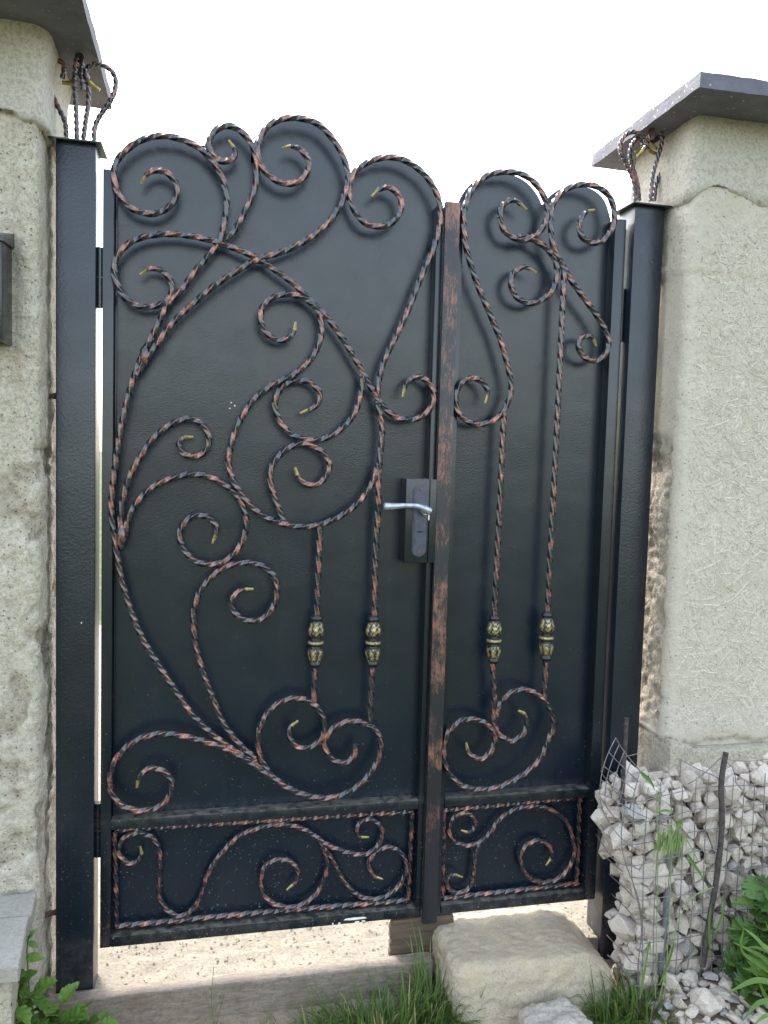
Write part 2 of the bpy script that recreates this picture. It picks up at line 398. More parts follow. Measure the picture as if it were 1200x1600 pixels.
SCROLLS = [
  ('L', -0.047, 1, 0, [(-0.7763, 1.9773), (-0.7620, 2.0008), (-0.7404, 2.0118), (-0.7111, 2.0044), (-0.6932, 1.9751), (-0.7032, 1.9400), (-0.7308, 1.9167), (-0.7570, 1.9099), (-0.7961, 1.9182), (-0.8250, 1.9477), (-0.8366, 1.9860), (-0.8311, 2.0215), (-0.8070, 2.0531), (-0.7727, 2.0786), (-0.7294, 2.0921), (-0.6841, 2.0883), (-0.6440, 2.0734), (-0.6125, 2.0471), (-0.5879, 2.0063), (-0.5782, 1.9607), (-0.5821, 1.9106), (-0.5934, 1.8583), (-0.6171, 1.8262), (-0.6511, 1.7828), (-0.6805, 1.7399), (-0.7113, 1.7061), (-0.7302, 1.6641), (-0.7475, 1.6253), (-0.7678, 1.5834), (-0.7879, 1.5295), (-0.8051, 1.4651), (-0.8207, 1.3840), (-0.8319, 1.2983), (-0.8375, 1.2445), (-0.8373, 1.1907), (-0.8297, 1.1368), (-0.8221, 1.0825), (-0.8115, 1.0279), (-0.7918, 0.9619), (-0.7629, 0.8903), (-0.7307, 0.8338), (-0.6890, 0.7667), (-0.6451, 0.7002), (-0.6008, 0.6525), (-0.5498, 0.6104), (-0.5046, 0.5815), (-0.4654, 0.5492), (-0.4456, 0.5313), (-0.4057, 0.4985), (-0.3590, 0.4751), (-0.3054, 0.4631), (-0.2515, 0.4716), (-0.2113, 0.4965), (-0.1780, 0.5359), (-0.1619, 0.5764), (-0.1631, 0.6178), (-0.1809, 0.6426), (-0.2156, 0.6613), (-0.2562, 0.6631), (-0.2928, 0.6445), (-0.3104, 0.6115), (-0.2979, 0.5769), (-0.2739, 0.5568), (-0.2469, 0.5570), (-0.2304, 0.5766), (-0.2276, 0.6021)]),
  ('L', -0.047, 1, 0, [(-0.5756, 2.0986), (-0.5618, 2.0807), (-0.5600, 2.0630), (-0.5780, 2.0491), (-0.6005, 2.0498), (-0.6187, 2.0702), (-0.6191, 2.0969), (-0.6029, 2.1209), (-0.5731, 2.1316), (-0.5458, 2.1213), (-0.5226, 2.0969), (-0.5099, 2.0652), (-0.5078, 2.0323), (-0.5132, 1.9865), (-0.5324, 1.9408), (-0.5530, 1.8966), (-0.5784, 1.8641)]),
  ('L', -0.047, 1, 0, [(-0.4473, 2.0930), (-0.4210, 2.1003), (-0.3958, 2.0878), (-0.3812, 2.0634), (-0.3915, 2.0318), (-0.4193, 2.0123), (-0.4535, 2.0120), (-0.4879, 2.0343), (-0.5053, 2.0657), (-0.5029, 2.1035), (-0.4851, 2.1385), (-0.4517, 2.1604), (-0.4115, 2.1680), (-0.3660, 2.1610), (-0.3306, 2.1345), (-0.2993, 2.0919), (-0.2837, 2.0426), (-0.2892, 2.0080), (-0.3027, 1.9680), (-0.3430, 1.9132), (-0.3883, 1.8769), (-0.4396, 1.8480), (-0.5013, 1.8232), (-0.5575, 1.7883), (-0.6071, 1.7511), (-0.6562, 1.7052), (-0.6888, 1.6728), (-0.7152, 1.6394), (-0.7385, 1.6032), (-0.7618, 1.5686), (-0.7835, 1.5312)]),
  ('L', -0.047, 1, 0, [(-0.2226, 2.0003), (-0.2036, 2.0193), (-0.1791, 2.0264), (-0.1539, 2.0100), (-0.1465, 1.9824), (-0.1588, 1.9513), (-0.1880, 1.9314), (-0.2306, 1.9308), (-0.2605, 1.9547), (-0.2792, 1.9919), (-0.2770, 2.0355), (-0.2584, 2.0652), (-0.2170, 2.0912), (-0.1698, 2.1008), (-0.1265, 2.0912), (-0.0822, 2.0611), (-0.0503, 2.0135), (-0.0433, 1.9568), (-0.0580, 1.8900), (-0.0878, 1.8172), (-0.1158, 1.7398), (-0.1503, 1.6604), (-0.1786, 1.5993), (-0.1921, 1.5454), (-0.1944, 1.5081)]),
  ('L', -0.047, 1, 1, [(-0.7778, 1.7658), (-0.7561, 1.7823), (-0.7311, 1.7812), (-0.7089, 1.7634), (-0.7027, 1.7383), (-0.7129, 1.7120), (-0.7407, 1.6966), (-0.7758, 1.6927), (-0.8094, 1.7099), (-0.8312, 1.7485), (-0.8343, 1.7882), (-0.8200, 1.8188), (-0.7914, 1.8448), (-0.7523, 1.8600), (-0.7025, 1.8672), (-0.6521, 1.8655), (-0.6010, 1.8577), (-0.5507, 1.8436), (-0.5013, 1.8262), (-0.4621, 1.8031), (-0.4146, 1.7727), (-0.3677, 1.7308), (-0.3252, 1.6912), (-0.2885, 1.6460), (-0.2512, 1.5907), (-0.2202, 1.5393), (-0.1890, 1.4922), (-0.1563, 1.4610), (-0.1188, 1.4493), (-0.0816, 1.4573), (-0.0517, 1.4864), (-0.0459, 1.5195), (-0.0623, 1.5482), (-0.0916, 1.5599), (-0.1183, 1.5456), (-0.1290, 1.5077)]),
  ('L', -0.047, 1, 0, [(-0.4064, 1.6798), (-0.4121, 1.6513), (-0.4386, 1.6326), (-0.4702, 1.6416), (-0.4910, 1.6714), (-0.4885, 1.7087), (-0.4625, 1.7352), (-0.4266, 1.7454), (-0.3918, 1.7401), (-0.3578, 1.7173), (-0.3427, 1.6838), (-0.3449, 1.6379), (-0.3679, 1.5893), (-0.4101, 1.5493), (-0.4571, 1.5251), (-0.5019, 1.4886), (-0.5323, 1.4435), (-0.5518, 1.3974), (-0.5620, 1.3563), (-0.5647, 1.3295), (-0.5548, 1.2888), (-0.5309, 1.2481), (-0.4990, 1.2136), (-0.4622, 1.1900), (-0.4172, 1.1759), (-0.3671, 1.1715), (-0.3233, 1.1816), (-0.2794, 1.2017), (-0.2355, 1.2367), (-0.2049, 1.2814), (-0.1895, 1.3309)]),
  ('L', -0.047, 0, 1, [(-0.2338, 1.5547), (-0.2349, 1.5354), (-0.2375, 1.5079), (-0.2544, 1.4573), (-0.2911, 1.4156), (-0.3281, 1.3951), (-0.3717, 1.3905), (-0.4152, 1.4051), (-0.4461, 1.4436), (-0.4532, 1.4860), (-0.4349, 1.5198), (-0.4051, 1.5354), (-0.3683, 1.5340), (-0.3436, 1.5081), (-0.3494, 1.4776), (-0.3907, 1.4552)]),
  ('L', -0.047, 1, 0, [(-0.4008, 1.3209), (-0.3906, 1.2955), (-0.3628, 1.2767), (-0.3322, 1.2870), (-0.3135, 1.3246), (-0.3305, 1.3581), (-0.3650, 1.3779), (-0.3955, 1.3786), (-0.4319, 1.3584), (-0.4582, 1.3211), (-0.4606, 1.2796), (-0.4454, 1.2303), (-0.4287, 1.1887)]),
  ('L', -0.047, 1, 0, [(-0.4988, 1.0143), (-0.5288, 1.0114), (-0.5505, 0.9922), (-0.5501, 0.9648), (-0.5277, 0.9402), (-0.4912, 0.9331), (-0.4611, 0.9505), (-0.4410, 0.9910), (-0.4451, 1.0383), (-0.4728, 1.0692), (-0.5126, 1.0805), (-0.5611, 1.0726), (-0.5981, 1.0487), (-0.6285, 1.0090), (-0.6419, 0.9661), (-0.6429, 0.9165), (-0.6345, 0.8617), (-0.6167, 0.7998), (-0.5925, 0.7355), (-0.5697, 0.6773), (-0.5309, 0.6227), (-0.4885, 0.5806)]),
  ('L', -0.047, 1, 0, [(-0.6007, 1.1283), (-0.5903, 1.1633), (-0.6061, 1.1885), (-0.6338, 1.1977), (-0.6596, 1.1879), (-0.6776, 1.1595), (-0.6757, 1.1265), (-0.6540, 1.0934), (-0.6216, 1.0775), (-0.5830, 1.0790), (-0.5505, 1.0998), (-0.5261, 1.1382), (-0.5189, 1.1830), (-0.5338, 1.2338), (-0.5638, 1.2665), (-0.6027, 1.2894), (-0.6456, 1.2978), (-0.6880, 1.2907), (-0.7343, 1.2711), (-0.7713, 1.2379), (-0.7962, 1.1974), (-0.8063, 1.1570), (-0.8149, 1.1136)]),
  ('L', -0.047, 1, 0, [(-0.6497, 1.3880), (-0.6723, 1.3857), (-0.6842, 1.3699), (-0.6750, 1.3485), (-0.6507, 1.3413), (-0.6249, 1.3498), (-0.6115, 1.3768), (-0.6226, 1.4122), (-0.6517, 1.4313), (-0.6833, 1.4270), (-0.7205, 1.4042), (-0.7515, 1.3709), (-0.7822, 1.3209), (-0.8025, 1.2728), (-0.8140, 1.2187), (-0.8195, 1.1569)]),
  ('L', -0.047, 1, 0, [(-0.7755, 0.5203), (-0.7696, 0.5507), (-0.7423, 0.5686), (-0.7116, 0.5587), (-0.6913, 0.5297), (-0.7018, 0.4877), (-0.7293, 0.4667), (-0.7720, 0.4631), (-0.8145, 0.4823), (-0.8373, 0.5226), (-0.8345, 0.5739), (-0.8092, 0.6175), (-0.7672, 0.6459), (-0.7186, 0.6549), (-0.6631, 0.6457), (-0.6131, 0.6301), (-0.5497, 0.6038), (-0.4817, 0.5568), (-0.4455, 0.5279)]),
  ('L', -0.047, 1, 0, [(-0.3796, 0.6721), (-0.4005, 0.6529), (-0.3983, 0.6226), (-0.3715, 0.5994), (-0.3418, 0.6029), (-0.3157, 0.6253), (-0.3116, 0.6656), (-0.3308, 0.7035), (-0.3643, 0.7266), (-0.4037, 0.7298), (-0.4424, 0.7114), (-0.4708, 0.6728), (-0.4813, 0.6268), (-0.4724, 0.5797), (-0.4523, 0.5417)]),
  ('R', -0.047, 1, 1, [(0.0942, 1.5006), (0.1002, 1.5309), (0.0797, 1.5582), (0.0497, 1.5634), (0.0241, 1.5457), (0.0131, 1.5121), (0.0196, 1.4760), (0.0467, 1.4521), (0.0804, 1.4450), (0.1155, 1.4546), (0.1448, 1.4809), (0.1627, 1.5252), (0.1610, 1.5687), (0.1344, 1.6539), (0.1016, 1.7247), (0.0600, 1.8070), (0.0273, 1.8953), (0.0182, 1.9574), (0.0233, 2.0060), (0.0441, 2.0496), (0.0792, 2.0819), (0.1240, 2.0945), (0.1698, 2.0942), (0.2097, 2.0738), (0.2381, 2.0374), (0.2470, 1.9989), (0.2342, 1.9616), (0.2031, 1.9343), (0.1660, 1.9279), (0.1299, 1.9461), (0.1163, 1.9806), (0.1238, 2.0121), (0.1531, 2.0262), (0.1894, 2.0051)]),
  ('R', -0.047, 1, 1, [(0.3809, 2.0226), (0.3537, 2.0118), (0.3369, 1.9788), (0.3495, 1.9466), (0.3814, 1.9359), (0.4124, 1.9485), (0.4349, 1.9840), (0.4366, 2.0226), (0.4198, 2.0611), (0.3816, 2.0824), (0.3339, 2.0827), (0.2876, 2.0601), (0.2587, 2.0180), (0.2575, 1.9636), (0.2669, 1.9149), (0.2885, 1.8801), (0.3218, 1.8326), (0.3646, 1.7853), (0.4080, 1.7357), (0.4368, 1.6864), (0.4311, 1.6484), (0.4040, 1.6265), (0.3681, 1.6348), (0.3502, 1.6593), (0.3564, 1.6851), (0.3859, 1.6902), (0.4021, 1.6656)]),
  ('R', -0.047, 1, 0, [(0.2230, 1.8469), (0.1884, 1.8592), (0.1606, 1.8422), (0.1529, 1.8137), (0.1684, 1.7818), (0.2066, 1.7662), (0.2457, 1.7805), (0.2751, 1.8142), (0.2804, 1.8579), (0.2679, 1.8934), (0.2323, 1.9219), (0.1924, 1.9350), (0.1657, 1.9344)]),
  ('R', -0.047, 1, 0, [(0.0740, 0.5920), (0.0861, 0.5596), (0.1193, 0.5453), (0.1478, 0.5669), (0.1556, 0.6020), (0.1379, 0.6348), (0.1007, 0.6541), (0.0575, 0.6525), (0.0227, 0.6226), (0.0118, 0.5741), (0.0224, 0.5243), (0.0489, 0.4874), (0.0858, 0.4656), (0.1372, 0.4588), (0.1885, 0.4681), (0.2470, 0.4969), (0.2904, 0.5377), (0.3144, 0.5942), (0.3260, 0.6333), (0.3067, 0.6845), (0.2790, 0.7141), (0.2391, 0.7316), (0.2004, 0.7260), (0.1718, 0.7040), (0.1566, 0.6711)]),
  ('R', -0.047, 0, 1, [(0.1404, 0.8071), (0.1486, 0.7349), (0.1494, 0.6679), (0.1563, 0.6304), (0.1739, 0.6047), (0.2059, 0.5906), (0.2367, 0.6088), (0.2468, 0.6369), (0.2382, 0.6641), (0.2192, 0.6738)]),
  ('L', -0.022, 1, 0, [(-0.7687, 0.3590), (-0.7654, 0.3355), (-0.7792, 0.3167), (-0.8008, 0.3185), (-0.8193, 0.3432), (-0.8164, 0.3728), (-0.7981, 0.3879), (-0.7673, 0.3921), (-0.7362, 0.3748), (-0.7203, 0.3385), (-0.7199, 0.2915), (-0.7226, 0.2380), (-0.7097, 0.1963), (-0.6778, 0.1678), (-0.6460, 0.1731), (-0.6208, 0.2081), (-0.6023, 0.2677), (-0.5707, 0.3194), (-0.5260, 0.3635), (-0.4805, 0.3822), (-0.4212, 0.3898), (-0.3675, 0.3772), (-0.3264, 0.3515)]),
  ('L', -0.022, 0, 1, [(-0.3264, 0.3515), (-0.2917, 0.3244), (-0.2431, 0.3012), (-0.1942, 0.2902), (-0.1596, 0.3068), (-0.1432, 0.3481), (-0.1615, 0.3777), (-0.1897, 0.3868), (-0.2136, 0.3675), (-0.2095, 0.3425), (-0.1814, 0.3368)]),
  ('L', -0.022, 0, 1, [(-0.3125, 0.3365), (-0.2944, 0.2932), (-0.2936, 0.2545), (-0.3096, 0.2068), (-0.3430, 0.1748), (-0.3834, 0.1629), (-0.4239, 0.1738), (-0.4543, 0.1993), (-0.4666, 0.2419), (-0.4557, 0.2789), (-0.4261, 0.2954), (-0.3892, 0.2871), (-0.3685, 0.2610), (-0.3747, 0.2337), (-0.3978, 0.2114)]),
  ('L', -0.022, 0, 1, [(-0.3055, 0.3290), (-0.2770, 0.2812), (-0.2409, 0.2146), (-0.2052, 0.1776), (-0.1627, 0.1629), (-0.1205, 0.1715), (-0.0858, 0.2042), (-0.0729, 0.2497), (-0.0955, 0.2910), (-0.1314, 0.3046), (-0.1662, 0.2896), (-0.1794, 0.2588), (-0.1645, 0.2291), (-0.1395, 0.2162)]),
  ('R', -0.022, 1, 1, [(0.0767, 0.3368), (0.1028, 0.3294), (0.1187, 0.3500), (0.1047, 0.3782), (0.0713, 0.3842), (0.0465, 0.3625), (0.0439, 0.3302), (0.0632, 0.3034), (0.1004, 0.2914), (0.1372, 0.3012), (0.1624, 0.3249), (0.1873, 0.3595), (0.2278, 0.3841), (0.2693, 0.3904), (0.3135, 0.3874), (0.3589, 0.3657), (0.3935, 0.3316), (0.4113, 0.2872), (0.4172, 0.2436), (0.4052, 0.2070), (0.3734, 0.1741), (0.3289, 0.1668), (0.2897, 0.1797), (0.2634, 0.2117), (0.2542, 0.2496), (0.2721, 0.2796), (0.3042, 0.2900), (0.3377, 0.2743), (0.3489, 0.2417), (0.3326, 0.2151)]),
  ('R', -0.022, 1, 0, [(0.0851, 0.2034), (0.0553, 0.2133), (0.0395, 0.1929), (0.0532, 0.1680), (0.0830, 0.1597), (0.1083, 0.1757), (0.1179, 0.2188), (0.1200, 0.2625), (0.1337, 0.2942)]),
]
BARS = [
  ('L', -0.047, [(-0.3345, 1.1701), (-0.3377, 0.9437)]),
  ('L', -0.047, [(-0.3397, 0.8109), (-0.3412, 0.7274)]),
  ('L', -0.047, [(-0.1938, 1.4855), (-0.1804, 1.4227), (-0.1837, 1.3605), (-0.1867, 1.2900), (-0.1850, 1.2275), (-0.1883, 1.1000), (-0.1873, 0.9413)]),
  ('L', -0.047, [(-0.1905, 0.8065), (-0.1916, 0.6568)]),
  ('R', -0.047, [(0.1467, 1.4776), (0.1445, 1.2150), (0.1409, 0.9361)]),
  ('R', -0.047, [(0.3002, 1.8627), (0.2987, 1.4920), (0.2934, 0.9425)]),
  ('R', -0.047, [(0.2956, 0.8080), (0.2942, 0.7100)]),
  ('L', -0.022, [(-0.8318, 0.4036), (-0.3477, 0.3999), (-0.0595, 0.3970)]),
  ('L', -0.022, [(-0.8261, 0.1525), (-0.4767, 0.1529), (-0.0698, 0.1487)]),
  ('L', -0.022, [(-0.8303, 0.4002), (-0.8245, 0.1557)]),
  ('L', -0.022, [(-0.0611, 0.3935), (-0.0663, 0.1519)]),
  ('R', -0.022, [(0.0253, 0.3946), (0.2234, 0.3990), (0.4352, 0.4051)]),
  ('R', -0.022, [(0.0356, 0.1441), (0.2336, 0.1475), (0.4374, 0.1514)]),
  ('R', -0.022, [(0.0272, 0.3927), (0.0319, 0.1462)]),
  ('R', -0.022, [(0.4295, 0.4018), (0.4313, 0.1538)]),
]
KNUCKLES = [
  ('L', [(-0.3378, 0.9470), (-0.3396, 0.8076)]),
  ('L', [(-0.1891, 0.9430), (-0.1887, 0.8047)]),
  ('R', [(0.1425, 0.9396), (0.1442, 0.8035)]),
  ('R', [(0.2933, 0.9460), (0.2957, 0.8062)]),
]

# ------------------------------------------------------------------ the ground
Z0 = -.065
def sheet(name, mat, x0, x1, y0, y1, z, nx, ny, amp=0., sc=6, edge=None):
    mb = MB(); vs = []
    for j in range(ny + 1):
        for i in range(nx + 1):
            x = x0 + (x1 - x0) * i / nx; y = y0 + (y1 - y0) * j / ny
            if edge: y += edge(x, j / ny)
            vs.append((x, y, z + amp * fbm((x, y, 3.1), sc)))
    mb.add(vs, [(j * (nx + 1) + i, j * (nx + 1) + i + 1, (j + 1) * (nx + 1) + i + 1, (j + 1) * (nx + 1) + i) for j in range(ny) for i in range(nx)])
    return mb.build(name, mat, smooth=True)
# graded grid so that the sheet is fine near the gate and reaches the horizon
def graded_ground():
    def ax(lims, fine):
        a = list(np.arange(lims[0], lims[1] + 1e-6, fine)); lo, hi = [], []
        d = fine; x = lims[1]
        while x < 600: d *= 1.7; x += d; hi.append(x)
        d = fine; x = lims[0]
        while x > -600: d *= 1.7; x -= d; lo.append(x)
        return lo[::-1] + a + hi
    X = ax((-1.4, 1.4), .02); Y = ax((-.8, .1), .02); nx = len(X)
    vs = []
    for y in Y:
        for x in X:
            k = max(0, 1 - abs(y) / 3) * (1 if abs(x) < 3 else .3)
            vs.append((x, y, Z0 + k * (.010 * fbm((x, y, 0), 7) + .005 * fbm((x, y, 5), 30)) - (.012 if y < -.12 else 0)))
    fs = [(j * nx + i, j * nx + i + 1, (j + 1) * nx + i + 1, (j + 1) * nx + i) for j in range(len(Y) - 1) for i in range(nx - 1)]
    mb = MB(); mb.add(vs, fs); return mb.build('ground', M['ground'], smooth=True)
tag(graded_ground(), kind='structure')
# worn concrete threshold under the gate, lit from beyond, and the sandy yard behind it
def threshold():
    mb = MB(); X = np.arange(-1.6, 1.5, .012); Y = np.arange(-.045, .30, .012); nx = len(X); vs = []
    for j, y in enumerate(Y):
        for x in X:
            z = .0 + .006 * fbm((x, y, 1), 14) + .003 * fbm((x, y, 2), 60)
            if y > .075 + .02 * fbm((x, 0, 0), 5): z -= .012
            vs.append((x, y, z))
    fs = [(j * nx + i, j * nx + i + 1, (j + 1) * nx + i + 1, (j + 1) * nx + i) for j in range(len(Y) - 1) for i in range(nx - 1)]
    n0 = len(vs)
    for i, x in enumerate(X): vs.append((x, Y[0], -.10))
    fs += [(n0 + i, n0 + i + 1, i + 1, i) for i in range(nx - 1)]
    mb.add(vs, fs); return mb.build('threshold', M['threshold'], smooth=True)
tag(threshold(), kind='structure')
rnd = random.Random(77); gm = MB()
for _ in range(420):
    x = rnd.uniform(-.95, .55); y = rnd.uniform(-.03, .26); q = rnd.uniform(.0012, .0045) * (1.8 if rnd.random() < .06 else 1); P = []
    for dx, dy, dz in ((-1, 0, 0), (0, -1, 0), (1, 0, 0), (0, 1, 0), (0, 0, .8), (0, 0, -.5)): P.append((x + dx * q * rnd.uniform(.6, 1.3), y + dy * q * rnd.uniform(.6, 1.3), .002 + .006 * fbm((x, y, 1), 14) + dz * q - (.012 if y > .075 else 0)))
    gm.add(P, [(0, 1, 4), (1, 2, 4), (2, 3, 4), (3, 0, 4), (1, 0, 5), (2, 1, 5), (3, 2, 5), (0, 3, 5)])
tag(gm.build('grit', M['ground']), 'fine grit and small pebbles scattered on the concrete under the gate', 'gravel', kind='stuff')
yb = MB(); yb.add([(-30, .29, -.02), (30, .29, -.02), (30, 4.5, -.02), (-30, 4.5, -.02), (-30, .29, -.12), (30, .29, -.12), (-30, 4.5, -.12), (30, 4.5, -.12)],
                  [(0, 1, 2, 3), (4, 5, 1, 0), (7, 6, 3, 2), (6, 4, 0, 3), (5, 7, 2, 1)])
tag(yb.build('yard', M['yard']), kind='structure')

# ------------------------------------------------------------------ pillars
def skin(mb, peri, z0, z1, dz, disp, zl=None, top=True):
    """vertical skin on a perimeter polyline (list of (x, y)), outward normal to the right of travel; disp(x,y,z,t)->(offset, aux)"""
    P = []
    for i in range(len(peri) - 1):
        a = Vector(peri[i]); b = Vector(peri[i + 1]); n = max(1, int((b - a).length / .0065))
        for k in range(n): P.append((a.lerp(b, k / n), i))
    P.append((Vector(peri[-1]), len(peri) - 2))
    Nn = []
    for i in range(len(P)):
        t = (P[min(i + 1, len(P) - 1)][0] - P[max(i - 1, 0)][0]).normalized(); Nn.append(Vector((t.y, -t.x)))
    nz = int((z1 - z0) / dz); vs = []; ax = []; K = len(P)
    for j in range(nz + 1):
        for i in range(K):
            z = z0 + (z1 - z0) * j / nz
            if zl and j < 2:
                z = z0 + zl(P[i][0].x, P[i][0].y) + (0 if j else 0) + (.004 if j else 0)
            d, a = disp(P[i][0].x, P[i][0].y, z)
            if zl and j == 0: d -= .014
            q = P[i][0] + Nn[i] * d
            vs.append((q.x, q.y, z)); ax.append(a)
    fs = [(j * K + i, j * K + i + 1, (j + 1) * K + i + 1, (j + 1) * K + i) for j in range(nz) for i in range(K - 1)]
    mb.add(vs, fs, None, ax)
    return K, nz
# left pillar : right side face towards the gate
PLX, PLY = -.985, -.13
pl = empty('gate_pillar', (-1.25, 0, Z0), label='left gate pillar of rough beige cement plaster with a grey overhanging slab', cat='pillar')
def disp_l(x, y, z):
    d = .004 * fbm((x * 1.2, y, z), 9) + .0045 * fbm((x, y, z), 38, 4)
    side = y > PLY + .02
    # a shallow vertical groove beside the rounded corner
    d -= .007 * math.exp(-((x - (PLX - .055)) / .012) ** 2) * (1 if not side else 0)
    a = 0
    if z < 1.35:
        n = fbm((x, y, z + 7), 8, 4)
        k = max(0, min(1, (n - .18 + (.12 if abs(z - 1.3) < .08 or abs(z - .55) < .06 else 0)) * 6))
        if side: k = max(k, min(1, max(0, (.62 - z) * 3)) * (.5 + n))
        d -= k * .009 + k * .006 * abs(fbm((x, y, z), 70, 3)); a = k * .8
    return d, a
cnr = [(PLX - .028, PLY), (PLX - .014, PLY + .003), (PLX - .004, PLY + .012), (PLX, PLY + .028)]
mb = MB(); skin(mb, [(-1.46, .17), (-1.46, PLY)] + cnr + [(PLX, .17), (-1.46, .17)], Z0 - .05, 2.2, .0085, disp_l)
b = mb.build('plaster_shaft', M['plasterL'], pl, smooth=True); b.location = -pl.location
def disp_cl(x, y, z):
    return .012 + .004 * fbm((x, y, z), 7) + .0015 * fbm((x, y, z), 50) + .012 * max(0, (z - 2.2) / .06), 0
mb = MB(); skin(mb, [(-1.46, .17), (-1.46, PLY)] + cnr + [(PLX, .17), (-1.46, .17)], 2.06, 2.262, .008, disp_cl, zl=lambda x, y: .03 * fbm((x, y, 0), 9) - .02 * (x + 1.2))
b = mb.build('mortar_collar', M['mortar'], pl, smooth=True); b.location = -pl.location
# patches of proud scratched render left on the shaft
def slab_cap(name, mat, parent, x0, x1, y0, y1, z0, th, seed):
    bm = box_bm(x0, x1, y0, y1, z0, z0 + th)
    bmesh.ops.subdivide_edges(bm, edges=bm.edges[:], cuts=26, use_grid_fill=True)
    cx, cy = (x0 + x1) / 2, (y0 + y1) / 2
    for v in bm.verts:
        top = (v.co.z - z0) / th
        if top > .99:
            k = max(abs(v.co.x - cx) / (x1 - x0), abs(v.co.y - cy) / (y1 - y0)) * 2; v.co.z += (1 - k) * .05
        if top < .01:   # drip groove set in from the edge
            e = min(v.co.x - x0, x1 - v.co.x, v.co.y - y0, y1 - v.co.y)
            if .018 < e < .04: v.co.z += .006
        n = Vector((fbm(v.co + Vector((seed, 0, 0)), 18), fbm(v.co + Vector((0, seed, 0)), 18), fbm(v.co + Vector((0, 0, seed)), 18)))
        v.co += n * .0022
    o = bm_obj(name, bm, mat, parent, True, 40); o.location = -parent.location; return o
slab_cap('coping_slab', M['capL'], pl, -1.57, -.875, -.33, .262, 2.258, .034, 3)
# right pillar
PRX, PRY = .60, -.155
pr = empty('gate_pillar', (.9, 0, Z0), label='right gate pillar of pale board-marked concrete with a dark slab, behind the wire cage of stones', cat='pillar')
def disp_r(x, y, z):
    d = .002 * fbm((x, y, z), 7) + .0008 * fbm((x, y, z), 60); a = 0
    side = x < PRX + .012
    if side or x < PRX + .03:
        lim = -.122 + .018 * fbm((0, z, 0), 9) + .009 * fbm((3, z, 0), 40)
        kz = min(1, max(0, (1.44 - z + .03 * fbm((0, y, z), 30)) * 14)) * min(1, max(0, (z - .60) * 20))
        k = min(1, max(0, (y - lim) * 60)) * kz
        d -= k * (.010 + .008 * (.5 + fbm((x, y, z), 12, 4)) + .005 * fbm((x, y, z), 70, 3)); a = k
    if z > 1.86:  # rougher band under the collar
        d += .0035 * fbm((x, y, z), 70, 4) + .003
    low = .60 + .018 * fbm((x, 0, 1), 14) + .012 * fbm((x, 3, 1), 50)
    if z < low: d -= .014; a = max(a, .0)
    elif z < low + .03 and x > PRX + .02: d -= .004 * (1 - (z - low) / .03)
    return d, a
cr = [(PRX, -.128), (PRX + .004, -.14), (PRX + .012, -.15), (PRX + .024, PRY)]
mb = MB(); skin(mb, [(PRX, .15)] + cr + [(1.16, PRY), (1.16, .15), (PRX, .15)], Z0 - .05, 2.16, .0085, disp_r)
b = mb.build('concrete_shaft', M['plasterR'], pr, smooth=True); b.location = -pr.location
def disp_cr(x, y, z):
    return .008 + .003 * fbm((x, y, z), 7) + .001 * fbm((x, y, z), 50) - .012 * min(1, max(0, (z - 2.15) / .1)), 0
mb = MB(); skin(mb, [(PRX, .15)] + cr + [(1.16, PRY), (1.16, .15), (PRX, .15)], 2.06, 2.262, .008, disp_cr, zl=lambda x, y: .03 * math.exp(-((x - .68) / .05) ** 2) + .02 * fbm((x, y, 4), 12) - .018 - .12 * max(0, x - .78))
b = mb.build('mortar_collar', M['mortar'], pr, smooth=True); b.location = -pr.location
slab_cap('coping_slab', M['capR'], pr, .518, 1.26, -.292, .262, 2.252, .036, 9)
# wider footing under the right pillar
bm = box_bm(PRX + .004, 1.2, -.178, .16, Z0 - .05, .585, .012, 2)
bmesh.ops.subdivide_edges(bm, edges=[e for e in bm.edges if e.calc_length() > .1], cuts=40, use_grid_fill=True)
for v in bm.verts:
    v.co += Vector((1, 1, 1)) * .004 * fbm(v.co, 16) + Vector((0, 1, 0)) * .002 * fbm(v.co, 60)
    if v.co.z > .5 and v.co.x < .68: v.co.z += (v.co.x - .60) * -.25 + .03
b = bm_obj('footing', bm, M['plinth'], pr, True, 50); b.location = -pr.location
# raised imprints of wood strands cast into the right pillar's front face
def strands():
    rnd = random.Random(5); mb = MB()
    for _ in range(5600):
        x = rnd.uniform(PRX + .03, 1.15); z = rnd.uniform(.63, 2.02)
        if z > 1.86 and rnd.random() < (z - 1.86) * 6: continue
        if z < .64 + .02 * fbm((x, 0, 1), 14): continue
        L = rnd.uniform(.014, .062); W = rnd.choice((.0013, .0018, .0026, .0042, .007)) * rnd.uniform(.7, 1.3); a = rnd.uniform(0, PI); bend = rnd.uniform(-.12, .12)
        if rnd.random() < .05: L *= 1.8
        c, s = math.cos(a), math.sin(a); n = 4; vs = []; h = rnd.uniform(.0004, .0014)
        for k in range(n + 1):
            u = (k / n - .5) * L; off = bend * (u * u / L * 2); tw = W * (1 - .6 * abs(k / n - .5) * 2 * rnd.uniform(.6, 1))
            for (wv, yy) in ((-tw / 2, 0), (-tw / 4, h), (tw / 4, h), (tw / 2, 0)):
                px = x + u * c - (off + wv) * s; pz = z + u * s + (off + wv) * c
                vs.append((px, PRY - disp_r(px, PRY, pz)[0] - yy + (.0006 if yy == 0 else 0), pz))
        if any(v[0] < PRX + .026 for v in vs): continue
        fs = [(k * 4 + j, (k + 1) * 4 + j, (k + 1) * 4 + j + 1, k * 4 + j + 1) for k in range(n) for j in range(3)]
        mb.add(vs, fs)
    o = mb.build('strand_imprint', M['strand'], pr, smooth=True); o.location = -pr.location
    tag(o, kind='stuff')
strands()

